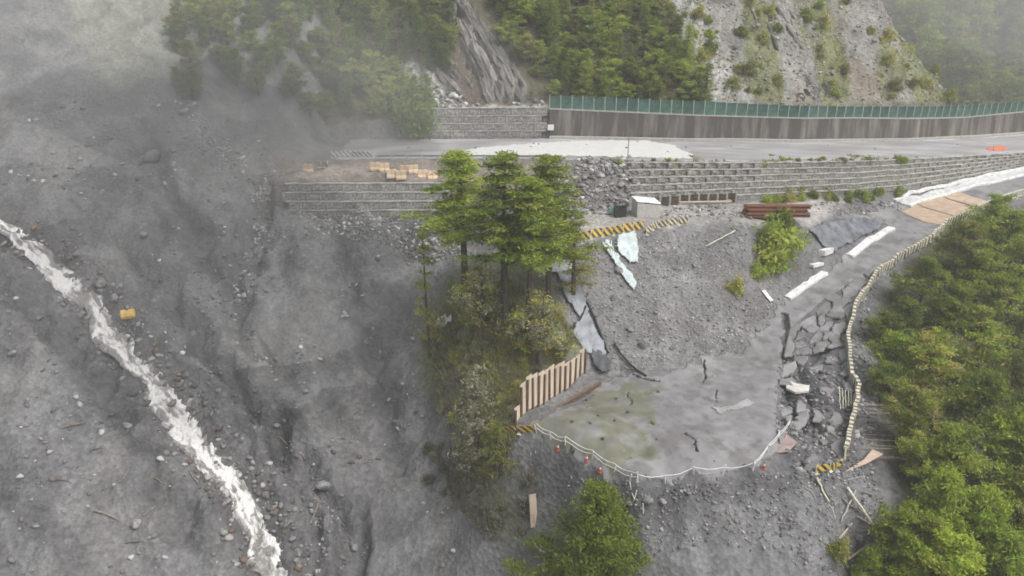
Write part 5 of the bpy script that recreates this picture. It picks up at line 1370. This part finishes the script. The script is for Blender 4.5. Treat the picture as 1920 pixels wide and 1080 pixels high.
n7 = grow('tiny green plant on the rim of the upper road', 'plant', 'plants on the road rim', [(1130,305),(1230,306),(1700,306),(1700,294),(1400,298),(1130,297)], BUSH[:3], 24, .9, .25, .5, (90, 140), 7, 'rim_plant', .3, SN)
n8 = grow(lab_brush, 'shrub', 'dry brush below the tall trees', [(812,650),(860,590),(940,560),(1040,580),(1062,640),(1010,690),(960,740),(940,800),(950,850),(900,870),(860,800),(820,720)], DRYB + [BUSH[1], BUSH[1]], 56, 1.15, .35, .85, (55, 100), 8, 'dry_shrub', .8, SN)
n9 = grow('sparse dry weed clump on the dark slope below the brush', 'shrub', 'weed clumps on the dark slope', [(800,820),(930,860),(1000,900),(1010,1000),(930,1010),(860,960),(800,900)], DRYB, 26, 1.5, .35, .7, (50, 90), 9, 'weed_clump', .3, SN)
n10 = grow('small grass tuft on the mossy side of the platform', 'grass tuft', 'tufts on the mossy platform', moss_px, [DRYB[0], DRYB[1]], 14, 1.3, .1, .2, (50, 80), 10, 'grass_tuft', .1, SN, sink=0)
def grass(name, label, poly, n, per, size, cols, yr, seed, cond=None):
    r = np.random.default_rng(seed); P = np.array([hit(*q)[:2] for q in poly])
    xs = r.uniform(P[:, 0].min() - 1, P[:, 0].max() + 1, n * 6); ys = r.uniform(max(yr[0], P[:, 1].min() - 1), min(yr[1], P[:, 1].max() + 1), n * 6); zs = hgt(xs, ys); px, py = project(xs, ys, zs)
    ok = inpoly(px + 20 * fbm(xs / 2, ys / 2, 3), py + 20 * fbm(xs / 2 + 9, ys / 2, 3), poly) & (fbm(xs / 1.7, ys / 1.7, 3) > -.12)
    if cond is not None: ok &= cond(xs, ys)
    k = np.flatnonzero(ok)[:n]; cen = np.stack([xs[k], ys[k], zs[k]], -1); m = len(k) * per
    c = np.repeat(cen, per, 0) + r.normal(size=(m, 3)) * np.array((.16, .16, 0)); a = r.uniform(0, 6.28, m); h = size * r.uniform(.5, 1.4, m); w = .05 * r.uniform(.6, 1.4, m)
    sd_ = np.stack([np.cos(a) * w, np.sin(a) * w, 0 * a], -1); tip = c + np.stack([r.normal(size=m) * h * .5, r.normal(size=m) * h * .5, h], -1)
    V = np.stack([c - sd_ - np.array((0, 0, .05)), c + sd_ - np.array((0, 0, .05)), tip + sd_ * .2, tip - sd_ * .2], 1).reshape(-1, 3)
    col = np.repeat(np.array(cols)[r.integers(0, len(cols), len(k))], per * 4, 0) * np.repeat(r.uniform(.75, 1.25, (m, 1)), 4, 0)
    tag(link(bpy.data.objects.new(name, np_mesh(name, V, np.arange(len(V)).reshape(-1, 4), MATS['leaf'], False, np.clip(col, 0, .6)))), label, kind='stuff')
grass('bank_grass', 'long olive grass on the bank under the tall trees', [(800,640),(850,560),(900,520),(1030,560),(1085,645),(1000,720),(955,800),(960,880),(900,900),(850,820)], 3600, 12, .5, OLIVE + DRY, (55, 100), 21)
grass('slope_grass', 'thin dry grass on the dark slope below the boards', [(820,840),(930,830),(1010,880),(1020,1000),(930,1020),(850,950)], 900, 8, .35, DRY, (48, 90), 22)
grass('spur_grass', 'patchy green grass on the bare spur', spur_px, 1500, 9, .45, OLIVE + DRY[:2], (126, 172), 23, cond=lambda x, y: fbm(x / 6 + 55, y / 12, 4) > .04)
grass('wall_weeds', 'weeds growing along the ledges above the lower road', [(1200,372),(1420,368),(1720,350),(1720,300),(1420,305),(1200,306)], 420, 10, .35, OLIVE + GREEN[:1], (95, 140), 24)
# single bushes
def bush(label, px, py, dpx, proto, sz=1.0, name='shrub'):
    p = hit(px, py); s = dpx / 2 / scale_at(p) / proto[2]
    place(proto, name, label, 'shrub', p - [0, 0, .1], s, s * sz, None, .05, SN)
bush('large green bush at the head of the scree beside the bench', 1452, 486, 108, BUSH[0], 1.05)
bush('yellowish upper tuft on the large green bush at bench edge', 1468, 428, 46, BUSH[2], 1.2)
bush('small green bush below the large bush on the scree', 1420, 518, 40, BUSH[0])
bush('little olive bush alone in the scree', 1378, 546, 38, BUSH[1])
bush('dark green bush overhanging the low wall beside the pale chute', 770, 238, 95, BUSH[3], 1.2)
bush('yellow green bush by the end of the upper guardrail', 1690, 303, 24, BUSH[2], .6)
bush('small bush at the forest edge below the fallen pole', 1570, 1040, 50, BUSH[1], .9)
# tall trees in the middle
def tall(label, px, py, toppx, proto, wpx, name='tall_tree'):
    p = hit(px, py); d = scale_at(p)
    q = at_y(px, toppx, p[1]); h = q[2] - p[2]
    return place(proto, name, label, 'tree', p - [0, 0, .1], wpx / 2 / d / proto[2], h / proto[3], None, .02)
P1 = conifer(201, GREEN + FRESH, 2.6, 13, .46, 10, .14, 50, -.05, .2)
P2 = conifer(202, GREEN + DARK, 2.5, 14, .42, 11, .14, 48, -.03, .24)
P3 = conifer(203, FRESH[:2] + GREEN[:2] + OLIVE[:1], 2.6, 13, .36, 12, .14, 48, -.04, .18)
P4 = conifer(204, OLIVE + GREEN[:1], 2.2, 9, .2, 9, .15, 24, .05, .4)
P5 = broad_tree(206, OLIVE + DRY + GREEN[:1], 2.4, 7, 15, 20, .12, .2)
P6 = conifer(207, GREEN + FRESH[:1], 2.4, 14, .55, 9, .14, 44, -.03, .25)
tall('tall dark tree with bare lower trunk, leftmost of the central clump', 872, 560, 288, P1, 180)
tall('tallest middle tree of the central clump', 945, 605, 292, P2, 185)
tall('yellow green tree at the right of the central clump', 1030, 570, 298, P3, 172)
tall('slim tree standing in front of the central clump', 990, 640, 340, P6, 165)
tall('short sparse tree low in front of the central clump', 900, 645, 500, P5, 120)
tall('sparse olive tree behind the grey tarpaulin', 1075, 560, 420, P4, 95)
tall('thin spindly tree apart on the slide side of the clump', 806, 668, 440, P4, 60)
tall('bare stem shrub tree above the plank fence', 1010, 690, 545, P5, 130)
tall('leaning dry tree at the end of the plank fence', 895, 850, 690, conifer(205, DRY, 2.0, 7, .1, 9, .14, 24, .15, .3), 110)
tall('small dry tree below the striped boards', 930, 900, 800, P4, 80)
# near tree at the bottom of the picture and the wood on the right
def crown_at(label, px, py, wpx, proto, cf=.62, hreal=None, group=None, name='forest_tree', smin=None):
    """a tree whose crown is centred on the line of sight, standing on the ground below it"""
    s = 1.0; p = None
    for _ in range(5):
        p = hit(px, py, cf * proto[3] * s); s = wpx / 2 / scale_at(p) / proto[2] * .86
    place(proto, name, label, 'tree', (p[0], p[1], float(hgt(p[0], p[1])) - .1), s, s, group, .05)
crown_at('bright green tree in front of the rubble slope at the bottom edge', 1112, 1048, 375, conifer(301, GREEN[:3] + FRESH[:1], 4.0, 7.2, .05, 12, .115, 60, .02, .14), .5, name='near_tree')
NP = conifer(302, FRESH[:2] + GREEN[:2], 3.0, 7.0, .08, 13, .15, 44, -.03, .12)
G = 'trees on the slope outside the road'
FOREST_LABELS = ['leafy tree beside the tan road plates at the upper forest corner', 'round crowned tree just outside the guardrail below the tan plates', "tall leafy tree one row behind the guardrail's upper bend", 'leafy tree touching the guardrail where it bends below the plates', 'large leafy tree at the right edge level with the lower white kerb', 'broad leafy tree in the middle of the upper forest row', 'leafy tree overhanging the guardrail beside the cracked road', 'broad leafy tree at the heart of the forest slope', 'leafy tree pressed against the rubble shoulder outside the guardrail', 'broad leafy tree behind the rubble shoulder, level with the torn asphalt', 'large tree at the right edge level with the pale slab', 'widest leafy tree low in the middle of the forest slope', 'leafy tree just right of the rusty rods', 'large dark leafy tree at the right edge level with the rods', 'leafy tree below the rods, behind the pinkish board', 'tree cut by the right edge beside the upper road bend', 'tree cut by the right edge level with the cracked road', 'small leafy tree at the shoulder just above the rusty rods', 'leafy tree nearest the pinkish jutting board', 'large tree cut by the right edge above the feathery trees', "topmost leafy tree at the right, in front of the plates' far end", 'small bright tree hugging the guardrail beside the widest cracks', 'tree cut by the right edge level with the platform']
EDGE_LABELS = ['feathery tree at the top of the lower group, under the pinkish board', 'feathery tree nearest the fallen grey pole', 'broad feathery tree in the middle of the lower group', 'feathery tree at the upper right of the lower group', 'small feathery tree at the bottom edge beside the rubble slope', 'feathery tree at the bottom edge below the middle of its group', 'large feathery tree at the bottom right', 'feathery tree in the bottom right corner of the picture', 'feathery tree at the bottom edge just right of the smallest one']
for k, (px, py, w) in enumerate([(1890,440,130),(1800,455,120),(1845,510,140),(1735,520,110),(1905,560,150),(1775,580,140),(1700,600,110),(1850,640,160),(1680,660,110),(1750,690,150),(1920,700,160),(1830,750,170),(1715,770,130),(1910,830,170),(1790,850,160),(1960,480,130),(1960,620,150),(1660,705,80),(1730,850,110),(1950,900,170),(1870,400,100),(1655,610,70),(1990,760,160)]):
    crown_at(FOREST_LABELS[k], px, py, w, BROAD[(k * 3 + k // 5) % 5], .62, group=G)
G2 = 'feathery trees at the lower forest edge'
for k, (px, py, w) in enumerate([(1760,960,180),(1700,1010,150),(1840,1000,200),(1910,960,190),(1630,1075,110),(1760,1075,190),(1880,1080,210),(1960,1040,190),(1690,1090,150)]):
    crown_at(EDGE_LABELS[k], px, py, w, [NP, BROAD[1], NP, BROAD[3]][k % 4], .55, group=G2)
print('planted', n1, n2, n3, n4, n5, n6, n7, n8, n9, n10)

# ------------------------------------------------------------------ the air
def volume_mat(name, col, density, aniso=.2):
    m = bpy.data.materials.new(name); m.use_nodes = True; nt = m.node_tree; nt.nodes.clear()
    v = nt.nodes.new('ShaderNodeVolumePrincipled'); o = nt.nodes.new('ShaderNodeOutputMaterial')
    v.inputs['Color'].default_value = (*col, 1); v.inputs['Density'].default_value = density; v.inputs['Anisotropy'].default_value = aniso
    nt.links.new(v.outputs[0], o.inputs['Volume']); return m
mb = MB(); lo, hi = float(HH.min()) - 1.0, max(60.0, float(HH.max()) + 16)
mb.box((0, 200, (lo + hi) / 2), (1000, 760, hi - lo))
tag(mb.build('haze', volume_mat('pale_haze', (.92, .93, .94), .0009)), kind='stuff')

def mist_body(c, r, seed, k0):
    V = []; nu, nv = 28, 16; ph = np.random.default_rng(seed).uniform(0, 6, 6)
    for j in range(nv + 1):
        for i in range(nu):
            t = math.pi * j / nv; u = 2 * math.pi * i / nu
            k = k0 * (1 + .20 * math.sin(2 * u + ph[0]) * math.sin(t) + .14 * math.sin(3 * u + ph[1] + 2 * t) * math.sin(t) + .1 * math.cos(3 * t + ph[2]))
            V.append((c[0] + r[0] * k * math.sin(t) * math.cos(u), c[1] + r[1] * k * math.sin(t) * math.sin(u), c[2] + r[2] * k * math.cos(t)))
    F = [(j * nu + i, (j + 1) * nu + i, (j + 1) * nu + (i + 1) % nu, j * nu + (i + 1) % nu) for j in range(nv) for i in range(nu)]
    mb = MB(); mb.add(V, F); return mb
def mist(name, label, c, r, density, seed):
    """a drifting bank of mist: uneven rounded bodies of thin air, denser towards the heart"""
    vm = volume_mat(name + '_air', (.93, .94, .94), density * .36)
    o = tag(mist_body(c, r, seed, 1.3).build(name, vm, smooth=True), label, kind='stuff')
    for k, s in ((1, 1.0), (2, .68)): mist_body((c[0] + 2 * k, c[1], c[2] - k), r, seed + 30 * k, s).build('mist_core', vm, o, smooth=True)
mist('mist', 'bank of grey mist over the top of the slide', (-62, 114, 26), (42, 26, 18), .0062, 1)
mist('mist', 'bank of mist in front of the left hillside trees', (-37, 116, 23), (21, 12, 10), .015, 2)
mist('mist', 'thin mist drifting along the head of the slide', (-36, 99, 14), (22, 12, 7), .010, 3)
mist('mist', 'mist lying in the valley behind the bare spur', (120, 195, 36), (50, 24, 26), .008, 4)
mist('mist', 'thin mist low over the slide scar', (-34, 84, 4), (26, 13, 8), .006, 5)
